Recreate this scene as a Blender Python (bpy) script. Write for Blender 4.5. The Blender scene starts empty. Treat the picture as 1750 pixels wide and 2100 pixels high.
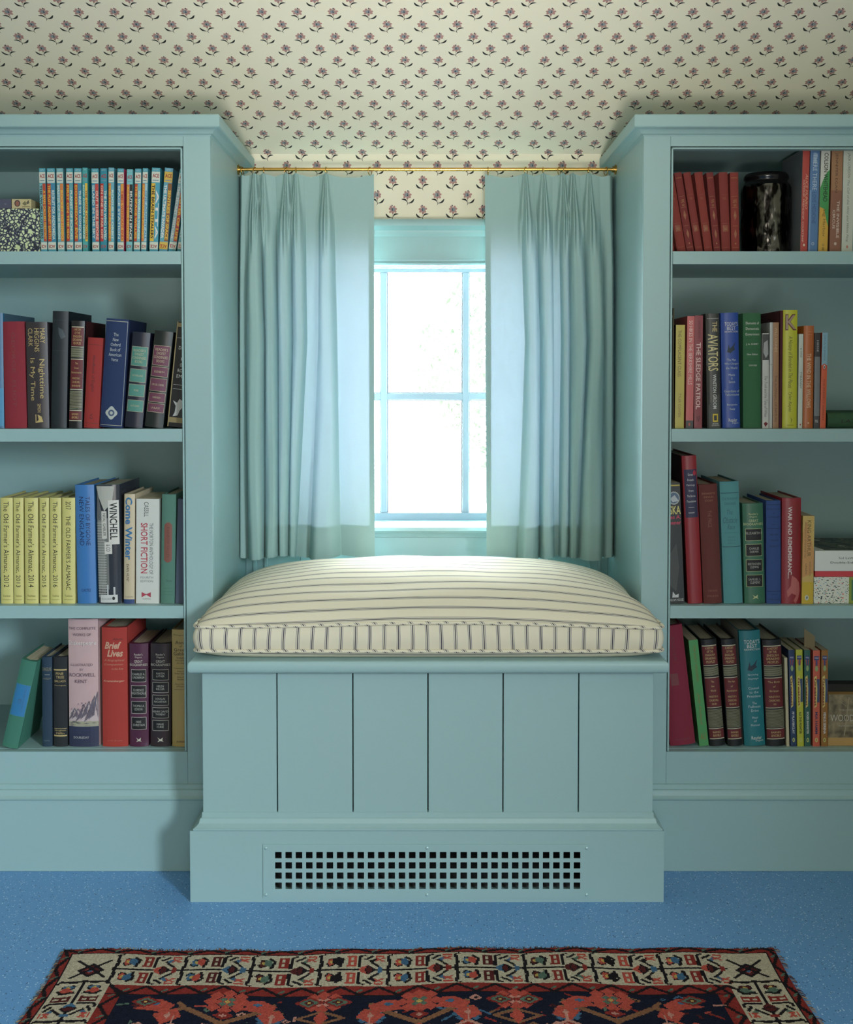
import bpy, bmesh, math, random
import numpy as np
from mathutils import Vector, Matrix, noise
random.seed(7)
C = bpy.context.scene.collection
SC = bpy.context.scene

# ------------------------------------------------------------------ camera
FPX = 2390.0                       # focal length in pixels of the 1750x2100 frame
TH = math.atan(84/FPX)             # camera pitched down about two degrees
CU, CV = 876.0, 854.0              # principal point
CT, ST = math.cos(TH), math.sin(TH)
def ray(u, v):
    xr = (u-CU)/FPX; yu = (CV-v)/FPX
    return xr, CT + yu*ST, -ST + yu*CT
YF = 2.39                          # plane of the bookcase faces
def _relz(v, Y):
    x, y, z = ray(CU, v); return z*Y/y
CAMZ = -_relz(1788, YF-0.016)
def WZ(v, Y): return CAMZ + _relz(v, Y)
def WX(u, v, Y):
    x, y, z = ray(u, v); return x*Y/y
cam = bpy.data.cameras.new('camera'); camo = bpy.data.objects.new('camera', cam); C.objects.link(camo)
cam.sensor_fit = 'VERTICAL'; cam.sensor_height = 36; cam.lens = FPX/2100*36
cam.shift_x = -(CU-875)/2100; cam.shift_y = (CV-1050)/2100
cam.clip_start = 0.05
camo.location = (0, 0, CAMZ); camo.rotation_euler = (math.pi/2-TH, 0, 0)
SC.camera = camo

# ------------------------------------------------------------------ light and exposure
w = bpy.data.worlds.new('sky'); SC.world = w; w.use_nodes = True
bg = w.node_tree.nodes['Background']; bg.inputs[0].default_value = (0.87, 0.94, 1.0, 1); bg.inputs[1].default_value = 36.0
_n = w.node_tree; _tc = _n.nodes.new('ShaderNodeTexCoord'); _sp = _n.nodes.new('ShaderNodeSeparateXYZ'); _mr = _n.nodes.new('ShaderNodeMapRange')   # overcast sky over bright sunlit ground
_mr.inputs['From Min'].default_value = -0.15; _mr.inputs['From Max'].default_value = 0.15; _mr.inputs['To Min'].default_value = 50.0; _mr.inputs['To Max'].default_value = 40.0
_n.links.new(_tc.outputs['Generated'], _sp.inputs[0]); _n.links.new(_sp.outputs[2], _mr.inputs[0]); _n.links.new(_mr.outputs[0], bg.inputs[1])
def area(name, loc, target, sx, sy, power, col, portal=False):
    l = bpy.data.lights.new(name, 'AREA'); l.shape = 'RECTANGLE'; l.size = sx; l.size_y = sy; l.energy = power; l.color = col
    o = bpy.data.objects.new(name, l); C.objects.link(o); o.location = loc
    d = Vector(target)-Vector(loc); o.rotation_euler = d.to_track_quat('-Z', 'Y').to_euler()
    if portal: l.cycles.is_portal = True
    return o
area('window_portal', (0, 2.93, 0.98), (0, 0, 0.98), 0.62, 0.68, 1, (1, 1, 1), True)
k = area('side_window_daylight', (1.78, -1.05, 1.42), (-1.6, 2.39, -0.15), 0.5, 0.7, 17.5, (0.80, 0.91, 1.0)); k.data.spread = math.radians(58)
area('rear_window_daylight', (0.2, -1.75, 0.75), (0.45, 1.5, 1.75), 1.3, 0.9, 25, (1.0, 0.96, 0.90))
k = area('ceiling_fill_uplight', (0.1, -0.6, 0.5), (0, 2.3, 1.98), 0.35, 0.35, 3.6, (1.0, 0.94, 0.86)); k.data.spread = math.radians(42)  # added fill behind the camera, aimed up to brighten the sloped ceiling; no actual lamp
area('overhead_fill', (0.1, -0.35, 2.22), (0, 2.39, 0.5), 1.3, 0.9, 5, (1.0, 0.98, 0.95))  # added overhead fill in place of light bounced off the ceiling; no roof window
SC.view_settings.view_transform = 'Standard'; SC.view_settings.look = 'None'
SC.view_settings.gamma = 1; SC.view_settings.use_curve_mapping = False
SC.view_settings.exposure = 0.0
SC.cycles.max_bounces = 8; SC.cycles.diffuse_bounces = 5; SC.cycles.transparent_max_bounces = 12
SC.cycles.use_denoising = True

# ------------------------------------------------------------------ materials
def lin(c):
    f = lambda x: (x/12.92 if x <= 0.04045 else ((x+0.055)/1.055)**2.4)
    return tuple(f(x/255) for x in c)+(1,)
_m = {}
def mat(name, c, rough=0.6, metal=0, bump=0, bscale=200, var=0, spec=0.5):
    k = (name, c, rough, metal, bump, bscale, var)
    if k in _m: return _m[k]
    m = bpy.data.materials.new(name); m.use_nodes = True; nt = m.node_tree; b = nt.nodes['Principled BSDF']
    b.inputs['Base Color'].default_value = lin(c); b.inputs['Roughness'].default_value = rough
    b.inputs['Metallic'].default_value = metal; b.inputs['Specular IOR Level'].default_value = spec
    if bump or var:
        tc = nt.nodes.new('ShaderNodeTexCoord'); n = nt.nodes.new('ShaderNodeTexNoise'); n.inputs['Scale'].default_value = bscale
        n.inputs['Detail'].default_value = 3
        nt.links.new(tc.outputs['Object'], n.inputs['Vector'])
        if bump:
            bp = nt.nodes.new('ShaderNodeBump'); bp.inputs['Strength'].default_value = bump; bp.inputs['Distance'].default_value = 0.001
            nt.links.new(n.outputs['Fac'], bp.inputs['Height']); nt.links.new(bp.outputs[0], b.inputs['Normal'])
        if var:
            mx = nt.nodes.new('ShaderNodeMix'); mx.data_type = 'RGBA'
            l = lin(c); mx.inputs[6].default_value = tuple(x*(1-var) for x in l[:3])+(1,)
            mx.inputs[7].default_value = tuple(min(1, x*(1+var)) for x in l[:3])+(1,)
            nt.links.new(n.outputs['Fac'], mx.inputs[0]); nt.links.new(mx.outputs[2], b.inputs['Base Color'])
    _m[k] = m; return m
def dull(c, k=0.90, d=0.12):
    g_ = 0.3*c[0]+0.59*c[1]+0.11*c[2]; return tuple(int(max(0, min(255, (x*(1-d)+g_*d)*k))) for x in c)
def ink(c, rough=0.55): return mat('ink_%02x%02x%02x' % c, dull(c), rough)
PAINT = mat('teal_paint', (146, 177, 177), 0.42, 0, 0.05, 90)
TRIM = mat('pale_teal_paint', (170, 204, 208), 0.38, 0, 0.04, 90)
BRASS = mat('brass', (205, 165, 90), 0.22, 1)
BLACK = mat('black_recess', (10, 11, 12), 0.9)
PAPER_W = mat('wallpaper_ground', (236, 230, 208), 0.75, 0, 0.04, 400)

def node_mat(name):
    m = bpy.data.materials.new(name); m.use_nodes = True; return m, m.node_tree, m.node_tree.nodes['Principled BSDF']

# ------------------------------------------------------------------ mesh helpers
def link(name, me, mats, parent=None, smooth=None):
    o = bpy.data.objects.new(name, me); C.objects.link(o)
    for m in (mats if isinstance(mats, (list, tuple)) else [mats]): me.materials.append(m)
    if smooth is not None:
        for p in me.polygons: p.use_smooth = True
        if smooth < 3.1:
            me.set_sharp_from_angle(angle=smooth)
    if parent is not None: o.parent = parent
    return o
def tag(o, label, cat, group=None):
    o['label'] = label; o['category'] = cat
    if group: o['group'] = group
    return o
def struct(o): o['kind'] = 'structure'; return o
def empty(name, loc=(0, 0, 0), rot=(0, 0, 0)):
    o = bpy.data.objects.new(name, None); C.objects.link(o); o.location = loc; o.rotation_euler = rot; o.empty_display_size = 0.02; return o
class MB:
    def __init__(s): s.v = []; s.f = []; s.m = []
    def add(s, vs, fs, mi=0):
        n = len(s.v); s.v += [tuple(p) for p in vs]; s.f += [tuple(i+n for i in f) for f in fs]; s.m += [mi]*len(fs); return s
    def box(s, x0, x1, y0, y1, z0, z1, mi=0):
        if x0 > x1: x0, x1 = x1, x0
        vs = [(x0, y0, z0), (x1, y0, z0), (x1, y1, z0), (x0, y1, z0), (x0, y0, z1), (x1, y0, z1), (x1, y1, z1), (x0, y1, z1)]
        return s.add(vs, [(0, 3, 2, 1), (4, 5, 6, 7), (0, 1, 5, 4), (1, 2, 6, 5), (2, 3, 7, 6), (3, 0, 4, 7)], mi)
    def sweep(s, path, prof, mi=0):
        n = len(path); dirs = []
        for i in range(n-1):
            d = Vector(path[i+1])-Vector(path[i]); d.normalize(); dirs.append(Vector((d.y, -d.x)))
        vs = []; k = len(prof)
        for i, p in enumerate(path):
            if i == 0: m = dirs[0]
            elif i == n-1: m = dirs[-1]
            else: m = (dirs[i-1]+dirs[i])/(1+dirs[i-1].dot(dirs[i]))
            for (o, z) in prof: vs.append((p[0]+m.x*o, p[1]+m.y*o, z))
        fs = []
        for i in range(n-1):
            for j in range(k):
                a = i*k+j; b = i*k+(j+1) % k; fs.append((a, b, b+k, a+k))
        fs.append(tuple(range(k))); fs.append(tuple(range((n-1)*k+k-1, (n-1)*k-1, -1)))
        return s.add(vs, fs, mi)
    def tube(s, pts, r, n=10, mi=0, closed=False, cap=True):
        vs = []; N = len(pts)
        for i, p in enumerate(pts):
            p = Vector(p)
            a = Vector(pts[(i-1) % N] if (i > 0 or closed) else pts[0]); b = Vector(pts[(i+1) % N] if (i < N-1 or closed) else pts[-1])
            t = (b-a).normalized(); up = Vector((0, 0, 1)) if abs(t.z) < 0.9 else Vector((0, 1, 0))
            e1 = t.cross(up).normalized(); e2 = t.cross(e1)
            rr = r[i] if isinstance(r, (list, tuple)) else r
            for k in range(n):
                an = 2*math.pi*k/n; vs.append(p+e1*math.cos(an)*rr+e2*math.sin(an)*rr)
        fs = []
        for i in range(N if closed else N-1):
            for k in range(n):
                a = i*n+k; b = i*n+(k+1) % n; c = ((i+1) % N)*n
                fs.append((a, b, c+(k+1) % n, c+k))
        if cap and not closed: fs.append(tuple(range(n))); fs.append(tuple(range((N-1)*n, N*n)))
        return s.add(vs, fs, mi)
    def lathe(s, prof, cx, cy, n=48, mi=0):
        vs = []; k = len(prof)
        for i in range(n):
            a = 2*math.pi*i/n
            for r, z in prof: vs.append((cx+r*math.cos(a), cy+r*math.sin(a), z))
        fs = []
        for i in range(n):
            for j in range(k-1):
                a = i*k+j; b = ((i+1) % n)*k+j; fs.append((a, b, b+1, a+1))
        return s.add(vs, fs, mi)
    def mesh(s, name, fixn=True):
        me = bpy.data.meshes.new(name); me.from_pydata(s.v, [], s.f); me.polygons.foreach_set('material_index', s.m)
        if fixn:
            b = bmesh.new(); b.from_mesh(me); bmesh.ops.recalc_face_normals(b, faces=b.faces); b.to_mesh(me); b.free()
        me.update(); return me
    def build(s, name, mats, parent=None, smooth=None, bevel=0, segs=2):
        o = link(name, s.mesh(name), mats, parent, smooth)
        if bevel:
            md = o.modifiers.new('bevel', 'BEVEL'); md.width = bevel; md.segments = segs; md.limit_method = 'ANGLE'; md.angle_limit = 0.6
            if smooth is None:
                for p in o.data.polygons: p.use_smooth = True
                o.data.set_sharp_from_angle(angle=1.0)
                md.harden_normals = True
        return o

# ================================================================== THE ROOM
YW = 2.845                                   # plane of the low window wall
XI = 0.4415                                  # half width of the alcove
ZK = WZ(316, YW)                             # line where wall meets sloped ceiling
SL = math.tan(math.radians(26.9))
RX = 1.9; RYB = -1.9; ZC = 2.3
YT = YW-(ZC-ZK)/SL                           # where the slope reaches the flat ceiling
# window opening
WXL, WXR = WX(617, 800, YW+0.04), WX(1124, 800, YW+0.04)
WZT, WZB = WZ(534, YW+0.01), WZ(1080, YW+0.01)

m, nt, b = node_mat('speckled_blue_floor')
tc = nt.nodes.new('ShaderNodeTexCoord')
base = lin((98, 150, 202)); dark = lin((34, 66, 104)); lite = lin((196, 220, 235))
def speck(scale, thr, prev, colr, seed):
    mp = nt.nodes.new('ShaderNodeMapping'); mp.inputs['Location'].default_value = (seed, seed*2, 0)
    vo = nt.nodes.new('ShaderNodeTexVoronoi'); vo.inputs['Scale'].default_value = scale
    lt = nt.nodes.new('ShaderNodeMath'); lt.operation = 'LESS_THAN'; lt.inputs[1].default_value = thr
    sep = nt.nodes.new('ShaderNodeSeparateColor'); l2 = nt.nodes.new('ShaderNodeMath'); l2.operation = 'LESS_THAN'; l2.inputs[1].default_value = 0.30
    mu = nt.nodes.new('ShaderNodeMath'); mu.operation = 'MULTIPLY'
    mx = nt.nodes.new('ShaderNodeMix'); mx.data_type = 'RGBA'; mx.inputs[7].default_value = colr
    L = nt.links.new
    L(tc.outputs['Object'], mp.inputs[0]); L(mp.outputs[0], vo.inputs['Vector']); L(vo.outputs['Distance'], lt.inputs[0])
    L(vo.outputs['Color'], sep.inputs[0]); L(sep.outputs[0], l2.inputs[0]); L(lt.outputs[0], mu.inputs[0]); L(l2.outputs[0], mu.inputs[1])
    L(mu.outputs[0], mx.inputs[0])
    if isinstance(prev, tuple): mx.inputs[6].default_value = prev
    else: L(prev, mx.inputs[6])
    return mx.outputs[2]
o1 = speck(150, 0.20, base, lite, 1); o2 = speck(260, 0.24, o1, lite, 5); o3 = speck(170, 0.20, o2, dark, 9); o4 = speck(70, 0.10, o3, dark, 3)
nt.links.new(o4, b.inputs['Base Color']); b.inputs['Roughness'].default_value = 0.38
struct(MB().box(-RX, RX, RYB, YW+0.2, -0.05, 0).build('floor', m))

# wall with the window hole
wb = MB()
for a in ((-RX, WXL, 0, ZK+0.12), (WXR, RX, 0, ZK+0.12), (WXL, WXR, 0, WZB), (WXL, WXR, WZT, ZK+0.12)):
    wb.box(a[0], a[1], YW, YW+0.12, a[2], a[3])
# wallpaper sprigs: flat printed motifs, part of the wall and ceiling meshes
PINK, BLUEG, DARKC, LEAF = (182, 138, 132), (140, 148, 152), (52, 56, 68), (38, 44, 42)
WPM = [PAPER_W, mat('print_pink', PINK, 0.8), mat('print_blue', BLUEG, 0.8), mat('print_dark', DARKC, 0.8), mat('print_leaf', LEAF, 0.8)]
PR = 0.0731
def leaf(x0, y0, x1, y1, bend, wd):
    n = 7; up = []; dn = []
    dx, dy = x1-x0, y1-y0; L = math.hypot(dx, dy); nx, ny = -dy/L, dx/L
    for i in range(n+1):
        t = i/n; cx = x0+dx*t+nx*bend*math.sin(math.pi*t); cy = y0+dy*t+ny*bend*math.sin(math.pi*t)
        w_ = wd*(math.sin(math.pi*min(1, t*0.9+0.05))**1.0)*(0.25+0.75*t)
        up.append((cx+nx*w_, cy+ny*w_)); dn.append((cx-nx*w_, cy-ny*w_))
    return up+dn[::-1]
def ell(cx, cy, rx, ry, rot=0, n=10):
    return [(cx+math.cos(rot)*rx*math.cos(a)-math.sin(rot)*ry*math.sin(a), cy+math.sin(rot)*rx*math.cos(a)+math.cos(rot)*ry*math.sin(a)) for a in [2*math.pi*i/n for i in range(n)]]
def sprig(mirror, k):
    r = random.Random(k); out = []
    for i in range(7):
        a = math.pi/2+0.45+i*2*math.pi/7+r.uniform(-.12, .12); rr = 0.093+r.uniform(-.008, .012)
        out.append((1, ell(0.01+math.cos(a)*rr, 0.11+math.sin(a)*rr*0.95, 0.056, 0.040, a), 0.0))
    out.append((2, ell(0.022, 0.115, 0.070, 0.066), 0.00012))
    out.append((3, ell(-0.002, 0.10, 0.020, 0.026), 0.0002)); out.append((3, ell(0.0, 0.145, 0.016, 0.013), 0.0002))
    out.append((3, ell(-0.01, 0.245, 0.018, 0.028, 0.4), 0.0001)); out.append((2, ell(-0.03, 0.21, 0.016, 0.012, 0.4), 0.00012))
    out.append((4, leaf(0.0, -0.16, -0.22, -0.02, 0.045, 0.046), 0.0))
    out.append((4, leaf(0.0, -0.16, 0.20, -0.03, 0.055, 0.042), 0.0))
    out.append((4, leaf(0.03, -0.24, -0.01, -0.13, 0.01, 0.014), 0.00005)); out.append((4, leaf(0.0, -0.16, 0.012, 0.03, 0.008, 0.007), 0.00005))
    if mirror: out = [(m_, [(-x, y) for x, y in p][::-1], z) for m_, p, z in out]
    return out
SPR = [[sprig(mi, k+10*mi) for k in range(4)] for mi in (0, 1)]
RP = PR*0.485                          # row pitch
def strip_x(col, odd):                 # paper hung in strips of eight columns with a small slip at each seam
    return col*PR+math.floor((col+(6 if odd else 5))/8)*0.011+x_shift
def papered(mb, fn, s0, s1, xr, row0):
    """fn(x, s, h): point at width x, height s along the surface, h above it"""
    r = int(math.floor(s0/RP))-1
    while r*RP < s1+PR:
        s = r*RP+row0; odd = r % 2
        for c in range(-30, 31):
            x = strip_x(c, odd)+(PR/2 if odd else 0)
            if abs(x) > xr: continue
            v_ = SPR[odd][(c*7+r*3) % 4]
            for mi, poly, h in v_:
                pts = [(x+p[0]*PR, s+p[1]*PR) for p in poly]
                if min(p[1] for p in pts) < s0 or max(p[1] for p in pts) > s1: 
                    pts = [(p[0], min(max(p[1], s0), s1)) for p in pts]
                    if max(p[1] for p in pts)-min(p[1] for p in pts) < 0.0005: continue
                mb.add([fn(p[0], p[1], 0.0003+h) for p in pts], [tuple(range(len(pts)))], mi)
        r += 1
XO = WX(867, 400, YW)-0.0
ROW0 = None
# align: on the wall a flower head (offset .125 PR) stands at v=400, x=899 in an odd row, s measured upward from the kink
s_head = WZ(399, YW)-ZK
row0 = (s_head-0.125*PR+3*RP)          # row -3 (odd) passes there
x_shift = (WX(836+0, 399, YW)-(PR/2)) % PR
papered(wb, lambda x, s, h: (x, YW-h, ZK+s), WZ(447, YW)-ZK-0.02, 0.0, 0.44, row0)
wall = wb.mesh('wall_back', False)
struct(link('wall_back', wall, WPM))
cb = MB()
t_ = 0.05
LS = math.hypot(YW-YT, ZC-ZK); cs, sn = (YW-YT)/LS, (ZC-ZK)/LS
cb.add([(-RX, YW+0.02, ZK-0.02*SL*0), (RX, YW+0.02, ZK), (RX, YW, ZK), (-RX, YW, ZK), (-RX, YT, ZC), (RX, YT, ZC), (-RX, RYB, ZC), (RX, RYB, ZC),
        (-RX, YW+0.02, ZK+0.08), (RX, YW+0.02, ZK+0.08), (-RX, YT, ZC+.08), (RX, YT, ZC+.08), (-RX, RYB, ZC+.08), (RX, RYB, ZC+.08)],
       [(3, 2, 5, 4), (4, 5, 7, 6), (8, 10, 11, 9), (10, 12, 13, 11), (0, 3, 2, 1)])
papered(cb, lambda x, s, h: (x, YW-s*cs-h*sn, ZK+s*sn-h*cs), 0.0, 0.92, 1.75, row0)
struct(link('ceiling', cb.mesh('ceiling', False), WPM))
PW = mat('plain_wall', (214, 214, 196), 0.8)
struct(MB().box(-RX-0.1, -RX, RYB, YW+0.2, 0, ZC+0.1).build('wall_left', PW))
struct(MB().box(RX, RX+0.1, RYB, YW+0.2, 0, ZC+0.1).build('wall_right', PW))
struct(MB().box(-RX-0.1, RX+0.1, RYB-0.1, RYB, 0, ZC+0.1).build('wall_rear', PW))

# ------------------------------------------------------------------ window
wr = struct(empty('window_1', (0, YW, WZB)))
def wpart(mb, name, mt, **k):
    o = mb.build(name, mt, None, **k); o.parent = wr; o.matrix_parent_inverse = Matrix.Translation((0, -YW, -WZB)); return o
GY = YW+0.075
zc = lambda v, y=YW: WZ(v, y)
# jamb liner
j = MB(); jw = 0.012
for x0, x1 in ((WXL, WXL+jw), (WXR-jw, WXR)): j.box(x0, x1, YW+0.001, YW+0.118, WZB, WZT)
j.box(WXL, WXR, YW+0.001, YW+0.118, WZT-jw, WZT)
wpart(j, 'jamb', TRIM, bevel=0.001)
# sash frame
gx0, gx1 = WXL+0.022, WXR-0.022
gzt, gzb = WZ(560, GY), WZ(1050, GY)
SASH = mat('sash_paint', (140, 150, 162), 0.35)
s = MB(); s.box(gx0-0.012, gx1+0.012, GY-0.018, GY+0.02, gzt, WZT-jw); s.box(gx0-0.012, gx1+0.012, GY-0.018, GY+0.02, WZB+0.004, gzb)
s.box(gx0-0.012, gx0+0.004, GY-0.018, GY+0.02, gzb, gzt); s.box(gx1-0.004, gx1+0.012, GY-0.018, GY+0.02, gzb, gzt)
s.box(gx0, gx1, GY-0.03, GY-0.017, WZ(1076, GY-0.03), WZ(1070, GY-0.03))
wpart(s, 'sash', SASH, bevel=0.002)
mun = MB()
for u in (788, 955):
    xc = WX(u, 800, GY); mun.box(xc-0.0105, xc+0.0105, GY-0.006, GY+0.014, gzb, gzt); mun.box(xc-0.0075, xc+0.0075, GY-0.013, GY-0.006, gzb, gzt)
zm = WZ(813, GY); mun.box(gx0, gx1, GY-0.0052, GY+0.0132, zm-0.0105, zm+0.0105); mun.box(gx0, gx1, GY-0.0122, GY-0.0052, zm-0.0075, zm+0.0075)
wpart(mun, 'muntins', SASH, bevel=0.001)
gm = bpy.data.materials.new('window_glass'); gm.use_nodes = True; g = gm.node_tree
for n_ in list(g.nodes): g.nodes.remove(n_)
go = g.nodes.new('ShaderNodeOutputMaterial'); gmx = g.nodes.new('ShaderNodeMixShader'); gt = g.nodes.new('ShaderNodeBsdfTransparent'); gg = g.nodes.new('ShaderNodeBsdfGlossy'); gf = g.nodes.new('ShaderNodeFresnel')
gg.inputs['Roughness'].default_value = 0.02; gt.inputs[0].default_value = (0.97, 0.99, 0.98, 1); gf.inputs[0].default_value = 1.3
g.links.new(gf.outputs[0], gmx.inputs[0]); g.links.new(gt.outputs[0], gmx.inputs[1]); g.links.new(gg.outputs[0], gmx.inputs[2]); g.links.new(gmx.outputs[0], go.inputs[0])
xs = [gx0+0.003, WX(788, 800, GY), WX(955, 800, GY), gx1-0.003]
for i in range(3):
    for za, zb in ((gzb, zm), (zm, gzt)):
        p = MB().box(xs[i], xs[i+1], GY+0.002, GY+0.005, za, zb)
        wpart(p, 'pane', gm)
# casing: side boards fill the alcove back, frieze above, cap moulding, inner bead
cz = MB(); zt0 = WZ(532, YW-0.02)
cz.box(-XI, WXL+0.004, YW-0.02, YW-0.001, WZ(1240, YW), zt0); cz.box(WXR-0.004, XI, YW-0.02, YW-0.001, WZ(1240, YW), zt0)
for x0 in (-XI+0.018, -XI+0.045, XI-0.026, XI-0.053): cz.box(x0, x0+0.008, YW-0.026, YW-0.019, WZ(1240, YW), zt0)
wpart(cz, 'side_casing', PAINT, bevel=0.002)
fr = MB(); fr.box(-XI, XI, YW-0.022, YW-0.001, zt0, WZ(484, YW-0.02)); wpart(fr, 'frieze', PAINT)
def trimprof(vt, vb, out, kind):
    zt, zb = WZ(vt, YW-out), WZ(vb, YW-out); h = zt-zb
    if kind == 'cap': return [(0, zt), (out*0.95, zt), (out, zt-h*.12), (out*.97, zt-h*.38), (out*.8, zt-h*.5), (out*.62, zt-h*.62), (out*.60, zt-h*.8), (out*.46, zb), (0, zb)]
    return [(0, zt), (out*.6, zt), (out*.62, zt-h*.3), (out*.85, zt-h*.4), (out, zt-h*.6), (out*.95, zt-h*.8), (out*.6, zt-h*.9), (out*.55, zb), (0, zb)]
wpart(MB().sweep([(-XI, YW), (XI, YW)], trimprof(449, 484, 0.045, 'cap')), 'cap_moulding', PAINT, smooth=0.6)
wpart(MB().sweep([(-XI, YW), (XI, YW)], [(a, b_) for a, b_ in trimprof(529, 548, 0.034, 'x')]), 'head_moulding', TRIM, smooth=0.6)
zs = WZ(1078, YW-0.05)
wpart(MB().sweep([(-XI, YW), (XI, YW)], [(-0.06, zs), (0.045, zs), (0.055, zs-0.004), (0.056, zs-0.012), (0.05, zs-0.018), (0.034, zs-0.02), (0.03, zs-0.03), (0.024, zs-0.032), (-0.06, zs-0.032)]), 'sill', TRIM, smooth=0.6)
wpart(MB().box(WXL+0.0045, WXR-0.0045, YW-0.0185, YW-0.001, 0.45, zs-0.03), 'apron', TRIM)

# ================================================================== BOOKCASES
SHV = [515, 880, 1243]                       # front top edges of the three shelves
SHZ = [WZ(v, YF) for v in SHV]; SHB = WZ(1541, YF)
ZTOP = WZ(233.5, YF-0.024)
YBK = YF+0.345                               # back panel
def bookcase(side, label):
    sg = side; f = lambda x: sg*x
    root = empty('built_in_bookcase', (sg*0.95, YF, 0)); tag(root, label, 'bookcase', 'painted bookcases flanking the window')
    inv = Matrix.Translation((-sg*0.95, -YF, 0))
    def P(mb, name, mt=PAINT, **k):
        o = mb.build(name, mt, root, **k); o.matrix_parent_inverse = inv; return o
    xi = 0.4415; xo = 1.30
    xop = 0.497 if sg < 0 else 0.4965                # inner edge of opening
    zh = WZ(300, YF); zhd = WZ(267, YF)
    P(MB().box(f(xi), f(xop), YF, YF+0.02, 0.0, ZTOP-0.02), 'stile', bevel=0.0015)
    P(MB().box(f(xo-0.05), f(xo), YF, YF+0.02, 0.0, ZTOP-0.02), 'stile', bevel=0.0015)
    P(MB().box(f(xop), f(xo-0.05), YF, YF+0.02, zh, ZTOP-0.02), 'header_rail')
    P(MB().box(f(xop), f(xo-0.05), YF, YF+0.02, 0.10, SHB-0.0005), 'bottom_rail')
    bd = MB(); 
    for (a, b_, c, d) in ((xop+0.0016, xop+0.0056, SHB, zh-0.0016), (xop+0.0016, xo-0.05, zh-0.0056, zh-0.0016)): bd.box(f(a), f(b_), YF+0.0005, YF+0.02, c, d)
    P(bd, 'opening_bead', bevel=0.0012)
    P(MB().box(f(xi), f(xi+0.02), YF+0.02, YW-0.001, 0.0, ZTOP-0.02), 'side_panel')
    P(MB().box(f(xo-0.02), f(xo), YF+0.02, YW-0.001, 0.0, ZTOP-0.02), 'side_panel')
    P(MB().box(f(xi+0.02), f(xo-0.02), YBK, YBK+0.012, SHB-0.02, ZTOP-0.02), 'back_panel')
    P(MB().box(f(xi+0.001), f(xo), YF+0.0, YW-0.001, ZTOP-0.02, ZTOP-0.002), 'top_board')
    ztu = WZ(292, YF)
    P(MB().box(f(xi+0.021), f(xo-0.021), YF+0.02, YBK, ztu, ztu+0.012), 'inner_top')
    for z in SHZ: P(MB().box(f(xi+0.021), f(xo-0.021), YF+0.021, YBK-0.001, z-0.026, z).box(f(xop+0.0065), f(xo-0.0505), YF+0.003, YF+0.0212, z-0.026, z), 'shelf')
    P(MB().box(f(xi+0.021), f(xo-0.021), YF+0.021, YBK-0.001, SHB-0.02, SHB), 'bottom_shelf')
    o = 0.021
    prof = [(0, ZTOP), (o, ZTOP), (o+0.002, ZTOP-0.002), (o+0.002, ZTOP-0.024), (o, ZTOP-0.026), (o-0.006, ZTOP-0.027), (o-0.011, ZTOP-0.030), (0.006, ZTOP-0.036), (0.002, ZTOP-0.037), (0, ZTOP-0.040)]
    path = [(-xo, YF), (-xi, YF), (-xi, YW-0.001)] if sg < 0 else [(xi, YW-0.001), (xi, YF), (xo, YF)]
    P(MB().sweep(path, prof), 'cornice', smooth=0.5)
    zm0, zm1 = WZ(1610, YF-0.01), WZ(1641, YF-0.015)
    P(MB().box(f(xi), f(xo), YF-0.014, YF-0.0002, 0, zm1), 'plinth', bevel=0.001)
    mp = [(0, zm0), (0.004, zm0-0.001), (0.0045, zm0-0.010), (0.0085, zm0-0.0115), (0.009, zm0-0.016), (0.0105, zm0-0.022), (0.015, zm0-0.0265), (0.0175, zm1+0.002), (0.0155, zm1-0.001), (0, zm1-0.001)]
    pth = [(-xo, YF), (-xi, YF)] if sg < 0 else [(xi, YF), (xo, YF)]
    P(MB().sweep(pth, mp), 'base_moulding', smooth=0.45)
    return root
bookcase(-1, 'pale teal built-in bookcase left of the window, thin turquoise paperbacks on top')
bookcase(1, 'pale teal built-in bookcase right of the window, holding the dark glass jar')

# ================================================================== WINDOW BENCH
YB = 2.236                                    # front of its base
bx0, bx1 = WX(390, 1780, YB), WX(1362, 1780, YB)
YBD = YB+0.014
dx0, dx1 = WX(415.5, 1500, YBD), WX(1340, 1500, YBD)
zs1 = WZ(1356, 2.222); zs0 = WZ(1384, 2.218)
bench = empty('window_bench', (0, YB, 0)); tag(bench, 'pale teal built-in bench with tall vertical boards below the window', 'bench')
inv = Matrix.Translation((0, -YB, 0))
def P(mb, name, mt=PAINT, **k):
    o = mb.build(name, mt, bench, **k); o.matrix_parent_inverse = inv; return o
# seat board with nose
def seatprof(y): return None
sb = MB()
n = 10; r = (zs1-zs0)/2; yn = 2.222
prof = [(-0.30, zs0), ]
sx0, sx1 = WX(385, 1370, yn), WX(1372, 1370, yn)
r3 = 0.009; yf = yn
pr = []
for i in range(5):
    a = math.pi/2*i/4; pr.append((r3*math.sin(a)-r3, zs1-r3+r3*math.cos(a)))
for i in range(5):
    a = math.pi/2*i/4; pr.append((r3*math.cos(a)-r3, zs0+r3-r3*math.sin(a)))
pr = [(-0.10, zs1)]+pr+[(-0.10, zs0)]
sb.sweep([(sx0, YF-0.001), (sx0, yn), (sx1, yn), (sx1, YF-0.001)], pr)
sb.box(-XI+0.001, XI-0.001, yn+0.1, YW-0.021, zs0, zs1)
P(sb, 'seat_board', smooth=0.6)
edges = [WX(u, 1520, YBD) for u in (568.5, 724, 878, 1032, 1187)]
zb1 = WZ(1663, YBD)
bounds = [dx0]+edges+[dx1]
for i in range(6):
    a = bounds[i]+(0.0011 if i else 0); c = bounds[i+1]-(0.0011 if i < 5 else 0)
    P(MB().box(a, c, YBD, YBD+0.016, zb1-0.03, zs0), 'front_board', bevel=0.0006, segs=1)
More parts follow.
